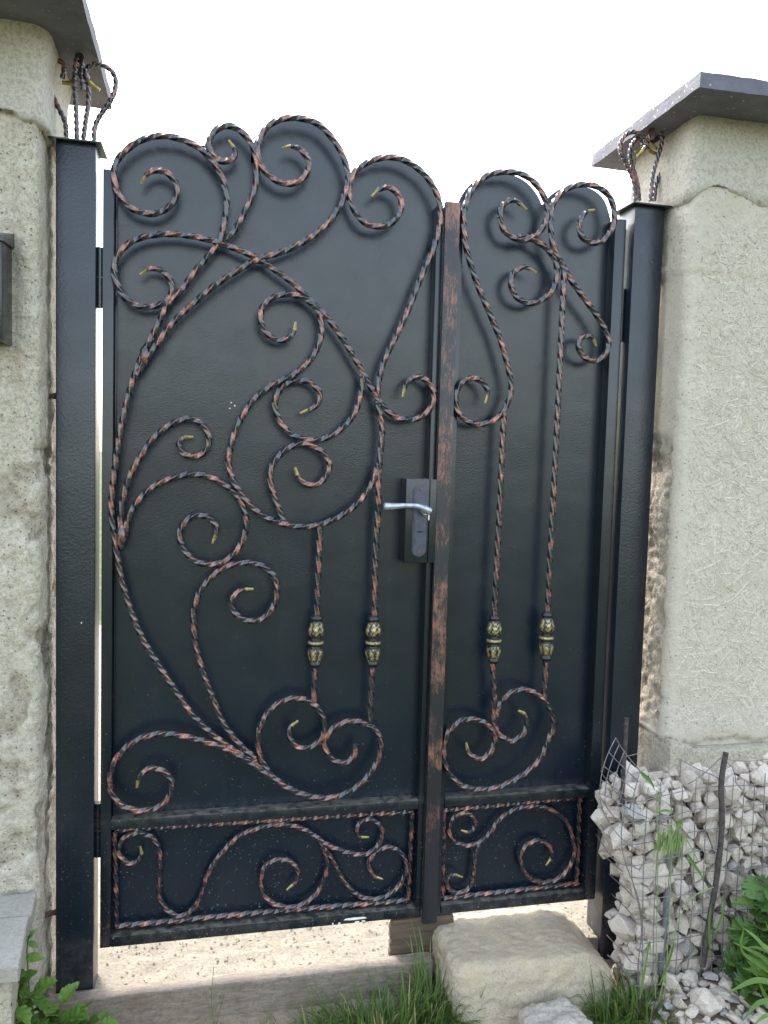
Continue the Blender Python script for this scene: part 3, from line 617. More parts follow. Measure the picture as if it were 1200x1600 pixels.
# ------------------------------------------------------------------ gate posts with cap plates and twisted-bar finials
def sub_to(o, parent):
    o.parent = parent; o.location = o.location - parent.location
    return o
def post(x0, x1, y0, y1, ztop, label, bars):
    p = empty('gate_post', ((x0 + x1) / 2, (y0 + y1) / 2, Z0), label=label, cat='gate post')
    sub_to(box('post_tube', M['post'], None, x0, x1, y0, y1, Z0 - .05, ztop, .004), p)
    bm = box_bm(x0 - .014, x1 + .014, y0 - .014, y1 + .014, ztop + .0005, ztop + .0045, .0008, 1)
    for v in bm.verts: v.co.z += .004 * math.sin(v.co.x * 60) * (1 if v.co.y < y0 else 0)
    sub_to(bm_obj('cap_plate', bm, M['frame'], None, False), p)
    for pts, gt in bars:
        path = catmull(pts, .0035); n = len(path); k = n - int(.03 / .0035) if gt else n
        mb = MB(); sweep(mb, path[:k], .0044, .062, random.random() * 6); o = sub_to(mb.build('finial_bar', M['iron'], None, True, 50), p)
        if gt:
            mb = MB(); sweep(mb, path[k - 1:], .0042, scale=lambda t: 1 - .2 * t, flat=lambda t: 1 - .5 * t)
            sub_to(mb.build('gilded_tip', M['gold'], None, True, 50), p)
    return p
LPX0, LPX1, LPY0, LPY1 = -.964, -.876, -.05, .04
bars_l = [
 ([(-0.9466, -0.0100, 2.0761), (-0.9495, -0.0100, 2.1107), (-0.9621, -0.0100, 2.1383), (-0.9748, -0.0100, 2.1642), (-0.9831, -0.0100, 2.1848), (-0.9859, -0.0100, 2.2104), (-0.9831, -0.0100, 2.2337), (-0.9734, -0.0100, 2.2478), (-0.9580, -0.0100, 2.2469), (-0.9524, -0.0100, 2.2318), (-0.9566, -0.0100, 2.2111)], 0),
 ([(-0.9210, -0.0300, 2.0701), (-0.9226, -0.0300, 2.1378), (-0.9254, -0.0300, 2.1905), (-0.9241, -0.0300, 2.2293), (-0.9200, -0.0300, 2.2556), (-0.9130, -0.0300, 2.2593), (-0.9102, -0.0300, 2.2411), (-0.9115, -0.0300, 2.2180), (-0.9072, -0.0300, 2.1813)], 0),
 ([(-0.9112, 0.0000, 2.0822), (-0.9056, 0.0000, 2.1254), (-0.9000, 0.0000, 2.1656), (-0.9001, 0.0000, 2.2065), (-0.9044, 0.0000, 2.2322), (-0.9158, 0.0000, 2.2351), (-0.9285, 0.0000, 2.2248), (-0.9370, 0.0000, 2.2078), (-0.9582, 0.0000, 2.2052)], 1),
 ([(-0.8830, -0.0300, 2.0714), (-0.8816, -0.0300, 2.1006), (-0.8704, -0.0300, 2.1279), (-0.8520, -0.0300, 2.1561), (-0.8393, -0.0300, 2.1823), (-0.8352, -0.0300, 2.2088), (-0.8424, -0.0300, 2.2296), (-0.8580, -0.0300, 2.2406), (-0.8764, -0.0300, 2.2440), (-0.8947, -0.0300, 2.2359), (-0.9017, -0.0300, 2.2207), (-0.8989, -0.0300, 2.2067), (-0.8862, -0.0300, 2.1954), (-0.8706, -0.0300, 2.1857)], 1)]
pL = post(LPX0, LPX1, LPY0, LPY1, 2.058, 'left black steel gate post topped by four twisted bars against the left slab', bars_l)
RPX0, RPX1 = .492, .580
bars_r = [
 ([(0.5082, -0.0300, 2.0628), (0.4997, -0.0300, 2.1144), (0.4767, -0.0300, 2.1558), (0.4583, -0.0300, 2.1840), (0.4552, -0.0300, 2.2071), (0.4672, -0.0300, 2.2301), (0.4929, -0.0300, 2.2430), (0.5200, -0.0300, 2.2342), (0.5324, -0.0300, 2.2154), (0.5220, -0.0300, 2.1958), (0.5059, -0.0300, 2.1773)], 1),
 ([(0.5419, 0.0100, 2.0778), (0.5313, 0.0100, 2.1303), (0.5157, 0.0100, 2.1682), (0.5063, 0.0100, 2.1998), (0.5126, 0.0100, 2.2278), (0.5290, 0.0100, 2.2466), (0.5431, 0.0100, 2.2362), (0.5421, 0.0100, 2.2190), (0.5214, 0.0100, 2.2082)], 1),
 ([(0.5520, -0.0300, 2.0669), (0.5560, -0.0300, 2.1352), (0.5669, -0.0300, 2.1803), (0.5766, -0.0300, 2.2135), (0.5770, -0.0300, 2.2405), (0.5644, -0.0300, 2.2610), (0.5492, -0.0300, 2.2576), (0.5372, -0.0300, 2.2328), (0.5439, -0.0300, 2.2150), (0.5654, -0.0300, 2.2072)], 1),
 ([(0.5809, 0.0000, 2.0785), (0.5859, 0.0000, 2.1290), (0.6053, 0.0000, 2.1671), (0.6233, 0.0000, 2.1965), (0.6237, 0.0000, 2.2241), (0.6147, 0.0000, 2.2438), (0.5947, 0.0000, 2.2519), (0.5720, 0.0000, 2.2391), (0.5555, 0.0000, 2.2220), (0.5640, 0.0000, 2.2092), (0.5817, 0.0000, 2.2059)], 1)]
pR = post(RPX0, RPX1, -.06, .03, 2.044, 'right black steel gate post beside the wire cage of stones, topped by twisted bars', bars_r)
sub_to(box('gap_cover_strip', M['frame'], None, .4795, .4918, .004, .009, .10, 2.0, .001), pR)  # added strip that blocks the bright gap beside the right leaf
# twisted anchor pins tying the left post to its pillar
for z, y in ((1.4761, -.02), (0.2107, -.03)):
    mb = MB(); sweep(mb, catmull([(LPX0 + .01, y, z), (LPX0 - .012, y, z - .001), (LPX0 - .045, y - .01, z - .004)], .004), .0055, .06)
    sub_to(mb.build('anchor_pin', M['rust'], None, True, 50), pL)
for y in (-.02,):
    z = 2.0918

# ------------------------------------------------------------------ gate leaves
GL = empty('gate_leaf', (-.862, -.02, .1), label='wide left leaf of the black metal gate, with the lever handle and larger scrolls', cat='gate')
GR = empty('gate_leaf', (.479, -.02, .1), label='narrow right leaf of the black metal gate, with the copper-brushed closing bar', cat='gate')
FY0, FY1 = -.040, -.0015
def part(root, o):
    o.parent = root; o.location = o.location - root.location; return o
def fbox(root, name, x0, x1, z0, z1, y0=FY0, y1=FY1, mat='frame', bev=.0022):
    return part(root, box(name, M[mat], None, x0, x1, y0, y1, z0, z1, bev))
ZB = .112; ZT = 2.006
# left leaf frame
fbox(GL, 'stile', -.862, -.837, ZB, ZT)
fbox(GL, 'stile', -.050, -.034, ZB, 1.998)
fbox(GL, 'rail', -.8368, -.0502, ZB, ZB + .026)
fbox(GL, 'rail', -.8368, -.0502, .413, .438)
# thin folded angle outside the left stile
fbox(GL, 'edge_strip', -.8368, -.8325, .4385, 2.0, -.012, -.0015)
# right leaf frame
fbox(GR, 'stile', .447, .479, ZB, 2.008)
fbox(GR, 'stile', -.0315, .022, ZB, 1.996, -.037)
fbox(GR, 'rail', .0222, .4468, ZB, ZB + .026)
fbox(GR, 'rail', .0222, .4468, .413, .438)
fbox(GR, 'closing_bar', -.0335, .006, .10, 2.004, -.058, -.0405, 'bar', .003)
# sheets, cut along the outer line of the scrolls
def sheet_part(root, name, outline, y0, y1, mat):
    bm = bmesh.new()
    vs = [bm.verts.new((x, y0, z)) for x, z in outline]; f = bm.faces.new(vs)
    bmesh.ops.recalc_face_normals(bm, faces=[f])
    r = bmesh.ops.extrude_face_region(bm, geom=[f])
    for v in r['geom']:
        if isinstance(v, bmesh.types.BMVert): v.co.y = y1
    bmesh.ops.recalc_face_normals(bm, faces=bm.faces[:])
    bmesh.ops.triangulate(bm, faces=bm.faces[:])
    return part(root, bm_obj(name, bm, M[mat], None))
SC = {}
def world_curve(i): return [Vector((x, SCROLLS[i][1], z)) for x, z in SCROLLS[i][4]]
def arc(i, a, b, off):
    """points a..b of scroll i, pushed outward (up and away from the curve's centre) by off"""
    P = world_curve(i)[a:b]; P = catmull(P, .012); out = []
    for k, p in enumerate(P):
        t = (P[min(k + 1, len(P) - 1)] - P[max(k - 1, 0)]).normalized(); n = Vector((-t.z, 0, t.x))
        out.append((p.x + n.x * off, p.z + n.z * off))
    return out
#          S1: start at its leftmost point (index 10) up to where the small scroll meets it
o1 = arc(0, 10, 18, .0145); o2 = arc(1, 5, 12, .0145); o3 = arc(2, 8, 17, .0145); o4 = arc(3, 11, 19, .0140)
SX0, SX1 = -.8420, -.0440
out = [(SX0, .430), (SX0, o1[0][1])] + [q for q in o1 if q[0] > SX0 + .001] + o2 + o3 + o4
out = [out[0]] + [q for q in out[1:] if q[0] < SX1 + .012]
out = [(min(q[0], SX1 + .010), q[1]) for q in out]
outl = []
for q in out:
    if not outl or (Vector(q) - Vector(outl[-1])).length > .002: outl.append(q)
outl += [(SX1, outl[-1][1] - .002), (SX1, .430)]
sheet_part(GL, 'upper_sheet', outl, -.001, .001, 'panel')
sheet_part(GL, 'lower_sheet', [(SX0, ZB + .01), (SX0, .4285), (SX1, .4285), (SX1, ZB + .01)], -.001, .001, 'panel')
RM = arc(13, 17, 27, .0115)     # right leaf: big scroll runs from bottom up and over
RN = arc(14, 12, 6, -.0065) if False else [(x, z) for x, z in arc(14, 7, 14, -.013)][::-1]
XC = 0.2524; ZC = 1.9830
RM = [q for q in RM if q[0] < XC - .001 and q[1] > ZC]; RM = RM[:1 + max(range(len(RM)), key=lambda i: RM[i][0])]; RN = [q for q in RN if q[0] > XC + .001]; RN = RN[min(range(len(RN)), key=lambda i: RN[i][0]):]
outr = [(.0072, .430), (.0072, RM[0][1])] + [(max(q[0], .0075), q[1]) for q in RM] + RN
outr = [q for q in outr if q[0] < .4525]
cl = []
for q in outr:
    if not cl or (Vector(q) - Vector(cl[-1])).length > .002: cl.append(q)
cl += [(.4525, cl[-1][1] - .01), (.4525, .430)]
sheet_part(GR, 'upper_sheet', cl, -.001, .001, 'panel')
sheet_part(GR, 'lower_sheet', [(.0165, ZB + .01), (.0165, .4285), (.4525, .4285), (.4525, ZB + .01)], -.001, .001, 'panel')
# scrolls
DS = .0035; TIP = .024
for i, (leaf, Y, t0, t1, pts) in enumerate(SCROLLS):
    root = GL if leaf == 'L' else GR
    path = catmull([(x, Y - .0012 * (i % 3), z) for x, z in pts], DS); n = len(path); k = int(TIP / DS)
    a = k if t0 else 0; b = n - k if t1 else n
    half = .0057 if Y < -.03 else .0050
    mb = MB()
    ta = (lambda t, n=b - a, t0=t0, t1=t1: min(1, .72 + (t * n * DS / .12 if t0 else 1), .72 + ((1 - t) * n * DS / .12 if t1 else 1)))
    sweep(mb, path[a:b], half, .150 if Y < -.03 else .125, i * 1.3, scale=ta)
    o = part(root, mb.build('scroll', M['iron'], None, True, 40))
    for flag, pp in ((t0, path[:k + 1][::-1]), (t1, path[n - k - 1:])):
        if flag:
            mb = MB(); sweep(mb, pp, half * .60, scale=lambda t: 1.0 - .4 * t, flat=lambda t: 1 - .4 * t)
            tp = mb.build('gilded_tip', M['gold'], None, True, 50); tp.parent = o; tp.location = -Vector(root.location) - o.location
for leaf, Y, pts in BARS:
    root = GL if leaf == 'L' else GR
    mb = MB(); path = catmull([(x, Y - (.002 if Y < -.03 else -.004), z) for x, z in pts], DS)
    sweep(mb, path, .0059 if Y < -.03 else .0053, .165 if Y < -.03 else .12, random.random() * 6)
    part(root, mb.build('twisted_bar', M['iron'], None, True, 40))
# small welds where bars meet
def blob(loc, r, mat, sx=1, sz=1):
    bm = bmesh.new(); bmesh.ops.create_icosphere(bm, subdivisions=2, radius=r)
    for v in bm.verts:
        v.co = Vector((v.co.x * sx, v.co.y * .8, v.co.z * sz)) * (1 + .25 * noise.noise(v.co * 150 + Vector(loc) * 9)); v.co += Vector(loc)
    me = bpy.data.meshes.new('weld'); 
    at = None
    bm.to_mesh(me); bm.free(); at = me.attributes.new('brush', 'FLOAT', 'POINT'); at.data.foreach_set('value', [.85] * len(me.vertices))
    me.materials.append(mat); me.shade_smooth(); return link_mesh('weld', me)
for p in [(-0.5934, -0.0470, 1.8553), (-0.5013, -0.0470, 1.8232), (-0.7113, -0.0470, 1.7061), (-0.7504, -0.0470, 1.6176), (-0.6186, -0.0470, 2.0583), (-0.5069, -0.0470, 2.0655), (-0.2818, -0.0470, 2.0319), (-0.1939, -0.0470, 1.4887), (-0.2355, -0.0470, 1.5562), (-0.1894, -0.0470, 1.3260), (-0.3717, -0.0470, 1.3889), (-0.4287, -0.0470, 1.1887), (-0.3362, -0.0470, 1.1734), (-0.5354, -0.0470, 1.2369), (-0.5830, -0.0470, 1.0774), (-0.8180, -0.0470, 1.1492), (-0.4884, -0.0470, 0.5706), (-0.3108, -0.0470, 0.6284), (-0.3411, -0.0470, 0.7241), (-0.1915, -0.0470, 0.6534), (-0.4101, -0.0470, 1.5493)]:
    part(GL, blob(p, .0085, M['iron'], 1.1, 1.2))
for p in [(0.2506, -0.0470, 1.9992), (0.2706, -0.0470, 1.9135), (0.2267, -0.0470, 1.9264), (0.2983, -0.0470, 1.8659), (0.1467, -0.0470, 1.4776), (0.1569, -0.0470, 0.6640), (0.1549, -0.0470, 0.6198), (0.2942, -0.0470, 0.7100)]:
    part(GR, blob(p, .0085, M['iron'], 1.1, 1.2))
# smeared weld patches on the forked stem
part(GL, blob((-0.8147, -0.0500, 1.1449), .014, M['iron'], .9, 2.4))
part(GL, blob((-0.7646, -0.0500, 1.5772), .012, M['iron'], 1.0, 2.2))
# cast knuckles
PROF = [(0, .010), (.02, .0145), (.05, .0175), (.085, .0185), (.10, .0165), (.115, .0145), (.14, .0160), (.20, .0185), (.28, .0215), (.34, .0218), (.39, .0185), (.425, .0145), (.45, .0150), (.475, .0150), (.49, .0200), (.515, .0235), (.54, .0225), (.565, .0165), (.59, .0150), (.61, .0165), (.635, .0200), (.68, .0218), (.74, .0205), (.80, .0180), (.86, .0158), (.89, .0170), (.915, .0188), (.94, .0180), (.96, .0130), (1.0, .0100)]
def knuckle(root, p0, p1):
    mb = MB(); ns = 40; L = p0[1] - p1[1]; rows = []
    zz = np.linspace(0, 1, 90); rr = np.interp(zz, [a for a, _ in PROF], [b for _, b in PROF])
    vs = []; at = []
    for t, r in zip(zz, rr):
        cx = p0[0] + (p1[0] - p0[0]) * t; cz = p0[1] - L * t
        for k in range(ns):
            a = k * 2 * PI / ns; rel = 0.
            if .13 < t < .41:
                u = (t - .13) / .28; leaf = abs(math.sin(a * 3 + .4)); rel = (leaf ** .5 - .5) * math.sin(u * PI) + .28 * math.sin(18 * u + 4 * leaf * 3)
            elif .62 < t < .88:
                u = (t - .62) / .26; leaf = abs(math.sin(a * 3 + 1.2)); rel = (leaf ** .5 - .45) * math.sin(u * PI) + .25 * math.sin(16 * u + 9 * leaf)
            q = (r + rel * .0026) * .88
            vs.append((cx + q * math.cos(a), -.047 + q * math.sin(a) * .95, cz))
            at.append(.5 + rel * .6 + (.25 if r > .0205 and rel == 0 else -.1 if rel == 0 else 0))
    n = len(zz); fs = [(i * ns + k, i * ns + (k + 1) % ns, (i + 1) * ns + (k + 1) % ns, (i + 1) * ns + k) for i in range(n - 1) for k in range(ns)]
    fs += [tuple(reversed(range(ns))), tuple((n - 1) * ns + k for k in range(ns))]
    mb.add(vs, [f[::-1] for f in fs], at)
    part(root, mb.build('ornamental_knuckle', M['knuckle'], None, True))
for leaf, (p0, p1) in KNUCKLES: knuckle(GL if leaf == 'L' else GR, p0, p1)
# hinges
def hinge(root, x, z0, z1):
    mb = MB()
    for a, b2 in ((z0, (z0 + z1) / 2 - .001), ((z0 + z1) / 2 + .001, z1)):
        tube(mb, [(x, -.022, a), (x, -.022, b2)], .0095, 16)
    part(root, mb.build('hinge', M['frame'], None, True, 40))
zh = [(1.6878, 1.8276), (0.3416, 0.4787)]
for a, b2 in zh:
    hinge(GL, -.8695, a, b2); hinge(GR, .4855, a, b2)
# lock case, plate, lever, keyhole, screws
LX0, LX1, LZ0, LZ1 = -0.1153, -.0515, 1.0797, 1.2992
bm = box_bm(LX0, LX1, -.058, -.001, LZ0, LZ1, .0035, 2); lock = part(GL, bm_obj('lock_case', bm, M['frame'], None, True, 35))
part(GL, box('lock_case_lip', M['frame'], None, -.0515, -.0338, -.060, -.0405, LZ0 + .001, LZ1 - .001, .002))
def sub(o): o.parent = lock; return o
ex, ez0, ez1, ew = -0.0773, 1.0970, 1.2845, .0195
def capsule(name, mat, x, z0, z1, hw, y0, y1, parentf, bev=.002):
    bm = bmesh.new(); P = []
    for k in range(17): a = PI * k / 16; P.append((x + hw * math.cos(a), z1 - hw + hw * math.sin(a)))
    for k in range(17): a = PI + PI * k / 16; P.append((x + hw * math.cos(a), z0 + hw + hw * math.sin(a)))
    f = bm.faces.new([bm.verts.new((a, y1, c)) for a, c in P]); r = bmesh.ops.extrude_face_region(bm, geom=[f])
    for v in r['geom']:
        if isinstance(v, bmesh.types.BMVert): v.co.y = y0
    bmesh.ops.recalc_face_normals(bm, faces=bm.faces[:])
    bmesh.ops.bevel(bm, geom=[e for e in bm.edges if all(abs(v.co.y - y0) < 1e-6 for v in e.verts)], offset=bev, segments=2, affect='EDGES')
    return parentf(bm_obj(name, bm, mat, None, True, 40))
capsule('escutcheon', M['escutcheon'], ex, ez0, ez1, ew, -.0635, -.0575, sub, .0025)
capsule('raised_plate', M['escutcheon'], ex, ez0 + .028, ez1 - .022, ew * .74, -.0652, -.0625, sub, .0012)
hx, hz = -0.0666, 1.2191
mb = MB()
tube(mb, [(hx, -.063, hz), (hx, -.078, hz)], .0125, 20); tube(mb, [(hx, -.078, hz), (hx, -.097, hz)], .0085, 16)
sub(mb.build('lever_neck', M['handle'], None, True, 40))
lv = [(hx + .004, -.099, hz - .001), (hx - .006, -.101, hz + .004), (hx - .03, -.103, hz + .012), (hx - .06, -.104, hz + .013), (hx - .085, -.104, hz + .011), (hx - .110, -.104, hz + .010), (hx - .117, -.104, hz + .010)]
mb = MB(); pth = catmull(lv, .004)
tube(mb, pth, lambda t: (.0105 if t < .04 else .0105 - .004 * min(1, t * 3) + .004 * max(0, (t - .55) / .45)) * (1 if t < .97 else .6), 14)
sub(mb.build('lever_handle', M['handle'], None, True, 50))
mb = MB(); kz = 1.1622
sub(box('keyhole', M['black'], None, ex - .009, ex + .009, -.0658, -.0645, kz - .0012, kz + .0012, .0004))
mb = MB(); tube(mb, [(ex, -.0645, kz), (ex, -.0660, kz)], .0026, 12); sub(mb.build('keyhole', M['black'], None))
for z in (ez1 - .012, ez0 + .014):
    mb = MB(); tube(mb, [(ex, -.062, z), (ex, -.0655, z)], lambda t: .0045 - .0012 * t, 14); sub(mb.build('screw', M['screw'], None, True, 40))
# white splashes of paint on the bottom rail of the left leaf and a chip by the handle
rnd = random.Random(3); mb = MB()
for cx, cz, rx, rz in [(-0.2145, ZB + .013, .030, .004), (-0.2107, ZB + .003, .006, .0025), (-0.2590, ZB + .004, .003, .003), (-0.2761, ZB + .005, .002, .003), (-0.1933, ZB + .004, .005, .002)]:
    P = []
    for k in range(18):
        a = k * 2 * PI / 18; q = 1 + .35 * noise.noise(Vector((cx * 50 + math.cos(a) * 1.5, math.sin(a) * 1.5, cz * 70))); P.append((cx + rx * q * math.cos(a), FY0 - .0006, cz + rz * q * math.sin(a)))
    mb.add(P, [tuple(range(18))])
part(GL, mb.build('paint_splash', M['whitepaint'], None))
mb = MB(); P = []
px, pz = -0.0534, 1.2004
for k in range(14):
    a = k * 2 * PI / 14; q = 1 + .4 * noise.noise(Vector((math.cos(a) * 2, math.sin(a) * 2, 3))); P.append((px + .0022 * q * math.cos(a), -.0612, pz + .0085 * q * math.sin(a)))
mb.add(P, [tuple(range(14))]); part(GL, mb.build('paint_splash', M['whitepaint'], None))

# stray white flecks stuck to the sheet
for fx, fz in [(-0.5593, 1.4780), (-0.5622, 1.4636), (-0.5497, 1.4704), (-0.9060, 0.9362)]:
    mb = MB(); P = []; yy = -.0016 if fx > -.85 else -.0508
    for k in range(12):
        a = k * 2 * PI / 12; q = .6 + .7 * abs(noise.noise(Vector((math.cos(a) * 3 + fx * 90, math.sin(a) * 3, fz * 90)))) * 2; P.append((fx + .0018 * q * math.cos(a), yy, fz + .0018 * q * math.sin(a)))
    mb.add(P, [tuple(range(12))]); part(GL if fx > -.85 else pL, mb.build('white_fleck', M['whitepaint'], None))

# ------------------------------------------------------------------ mailbox
mbx = empty('mailbox', (-1.1, -.2, 1.58), label='dark hammered metal mailbox on the left pillar, cut off by the frame', cat='mailbox')
MX1 = -1.0419; MZ0, MZ1 = 1.5771, 1.7874
o = box('box_body', M['plastic'], None, -1.42, MX1, -.22, -.128, MZ0, MZ1, .004); sub_to(o, mbx)
o = box('box_rim', M['frame'], None, MX1 - .007, MX1 + .0015, -.2225, -.129, MZ0 - .002, MZ1 - .001, .001); sub_to(o, mbx)
bm = bmesh.new(); zt = 1.8190
V = [(-1.425, -.228, MZ1 - .008), (MX1 + .006, -.228, MZ1 - .008), (MX1 + .006, -.228, MZ1 + .004), (-1.425, -.228, MZ1 + .004), (-1.425, -.128, zt), (MX1 + .006, -.128, zt), (MX1 + .006, -.128, MZ1), (-1.425, -.128, MZ1)]
vv = [bm.verts.new(v) for v in V]
for f in ((0, 1, 2, 3), (3, 2, 5, 4), (1, 6, 5, 2), (0, 3, 4, 7), (4, 5, 6, 7), (0, 7, 6, 1)): bm.faces.new([vv[i] for i in f])
bmesh.ops.recalc_face_normals(bm, faces=bm.faces[:])
sub_to(bm_obj('lid', bm, M['frame'], None), mbx)

# ------------------------------------------------------------------ timber under the gate
def board(name, label, pts, y0, y1, h, mat, zf, cuts=30):
    x0, x1 = pts
    bm = box_bm(x0, x1, y0, y1, -h, 0, .003, 1)
    bmesh.ops.subdivide_edges(bm, edges=[e for e in bm.edges if e.calc_length() > (.3 if x1 - x0 > .3 else .08)], cuts=cuts, use_grid_fill=True)
    for v in bm.verts:
        v.co.z += zf(v.co.x); v.co.y += .003 * fbm((v.co.x, 1, 0), 4); v.co.z += .0018 * fbm((v.co.x, v.co.y, 2), 18)
    if x1 - x0 < .3:
        for v in bm.verts:
            if v.co.x < x0 + .02: v.co.x += .012 * fbm((0, 0, v.co.z), 45)
    o = bm_obj(name, bm, mat, None, True, 40)
    return tag(o, label, 'board')
board('timber_board', 'long weathered grey-brown board on edge below the gate, running to the large stone', (-.985, -.012), -.095, -.052, .095, M['wood'], lambda x: .019 + .002 * (x + .5))
board('timber_board', 'short dark brown board end under the middle of the gate beside the large stone', (-.118, .06), -.040, -.018, .12, M['wood_dark'], lambda x: .106)

# ------------------------------------------------------------------ stones in front of the gate
def rock(name, label, c, size, seed, mat, sub_=5, sq=4.0, amp=.03, shear=0., grp=None):
    bm = bmesh.new(); bmesh.ops.create_cube(bm, size=2)
    bmesh.ops.subdivide_edges(bm, edges=bm.edges[:], cuts=2 ** sub_ - 1, use_grid_fill=True)
    for v in bm.verts:
        d = v.co; l = (abs(d.x) ** sq + abs(d.y) ** sq + abs(d.z) ** sq) ** (1 / sq); p = d / l
        s = Vector((seed, seed * 2, 0))
        f = 1 + amp * fbm(p * 1.0 + s, 1.6, 3) * 2.2 + amp * .5 * fbm(p + s, 6, 4) + amp * .12 * fbm(p + s, 26, 3)
        p = p * f
        v.co = Vector((p.x * size[0], p.y * size[1] - p.z * shear * size[1] * -1, p.z * size[2]))
        if size[0] > .2:    # the right shoulder of the block is broken away
            k = max(0, v.co.x - .10) / .12; v.co.z -= .055 * k * k * max(0, v.co.z) / .13; v.co.x += .02 * (v.co.z < 0) * (v.co.x < 0)
        q = v.co + Vector(c); v.co += p.normalized() * (.006 * fbm(q, 14, 4) + .0032 * fbm(q, 60, 3))
        v.co += Vector(c)
    return tag(bm_obj(name, bm, mat, None, True), label, 'stone', grp)
big = rock('stone_block', 'large beige block of sandstone lying under the right leaf of the gate', (.222, -.130, -.045), (.222, .125, .130), 4.2, M['block'], 6, 11.0, .010, .16)
small = rock('stone_block', 'smaller pale stone leaning low in front of the large beige block', (.232, -.335, -.095), (.085, .06, .108), 9.1, M['block2'], 5, 4.5, .045, .1)

# ------------------------------------------------------------------ stone slabs at lower left
sl = empty('stone_step', (-1.2, -.28, Z0), label='pale stone slab step on a dark base at the foot of the left pillar', cat='step')
def slabp(name, P, z, th, mat):
    bm = bmesh.new(); f = bm.faces.new([bm.verts.new((x, y, z)) for x, y in P]); r = bmesh.ops.extrude_face_region(bm, geom=[f])
    for v in r['geom']:
        if isinstance(v, bmesh.types.BMVert): v.co.z = z - th
    bmesh.ops.recalc_face_normals(bm, faces=bm.faces[:]); bmesh.ops.bevel(bm, geom=bm.edges[:], offset=.002, segments=2, affect='EDGES')
    sub_to(bm_obj(name, bm, mat, None, True, 40), sl)
slabp('slab', [(-1.45, -.148), (-.987, -.152), (-.980, -.248), (-1.45, -.252)], .330, .03, M['slab'])
slabp('slab', [(-1.45, -.255), (-.984, -.251), (-.966, -.436), (-1.45, -.430)], .331, .03, M['slab'])
slabp('base', [(-1.45, -.17), (-1.0, -.17), (-.985, -.41), (-1.45, -.41)], .299, .4, M['plinth'])

# ------------------------------------------------------------------ gabion of crushed limestone
def hull(points, bev=.0035, jit=.0012, seed=0, rough=False):
    bm = bmesh.new()
    for p in points: bm.verts.new(p)
    r = bmesh.ops.convex_hull(bm, input=bm.verts[:])
    bmesh.ops.delete(bm, geom=[g for g in set(r['geom_interior'] + r['geom_unused']) if isinstance(g, bmesh.types.BMVert)], context='VERTS')
    bmesh.ops.dissolve_limit(bm, angle_limit=R(7), verts=bm.verts[:], edges=bm.edges[:])
    bmesh.ops.bevel(bm, geom=bm.edges[:], offset=bev, segments=1, affect='EDGES', clamp_overlap=True)
    for v in bm.verts:
        q = v.co * 60 + Vector((seed, 0, 0)); v.co += Vector((noise.noise(q), noise.noise(q + Vector((9, 0, 0))), noise.noise(q + Vector((0, 9, 0))))) * jit * 2.2
    if rough:
        bmesh.ops.triangulate(bm, faces=bm.faces[:])
        bmesh.ops.subdivide_edges(bm, edges=[e for e in bm.edges if e.calc_length() > .009], cuts=1)
        for v in bm.verts:
            q = v.co * 130 + Vector((0, seed, 0)); v.co += Vector((noise.noise(q), noise.noise(q + Vector((9, 0, 0))), noise.noise(q + Vector((0, 9, 0))))) * .0018
    return bm
gab = empty('gabion', (.75, -.2, Z0), label='wire mesh cage filled with white crushed stones in front of the right pillar', cat='gabion')
def gx0(z): return .424 + .055 * max(0, min(1, (.40 - z) / .25)) - .01 * math.sin(z * 20)
def gtop(x): return .545 - max(0, (.52 - x)) * .62 + .012 * math.sin(x * 31)
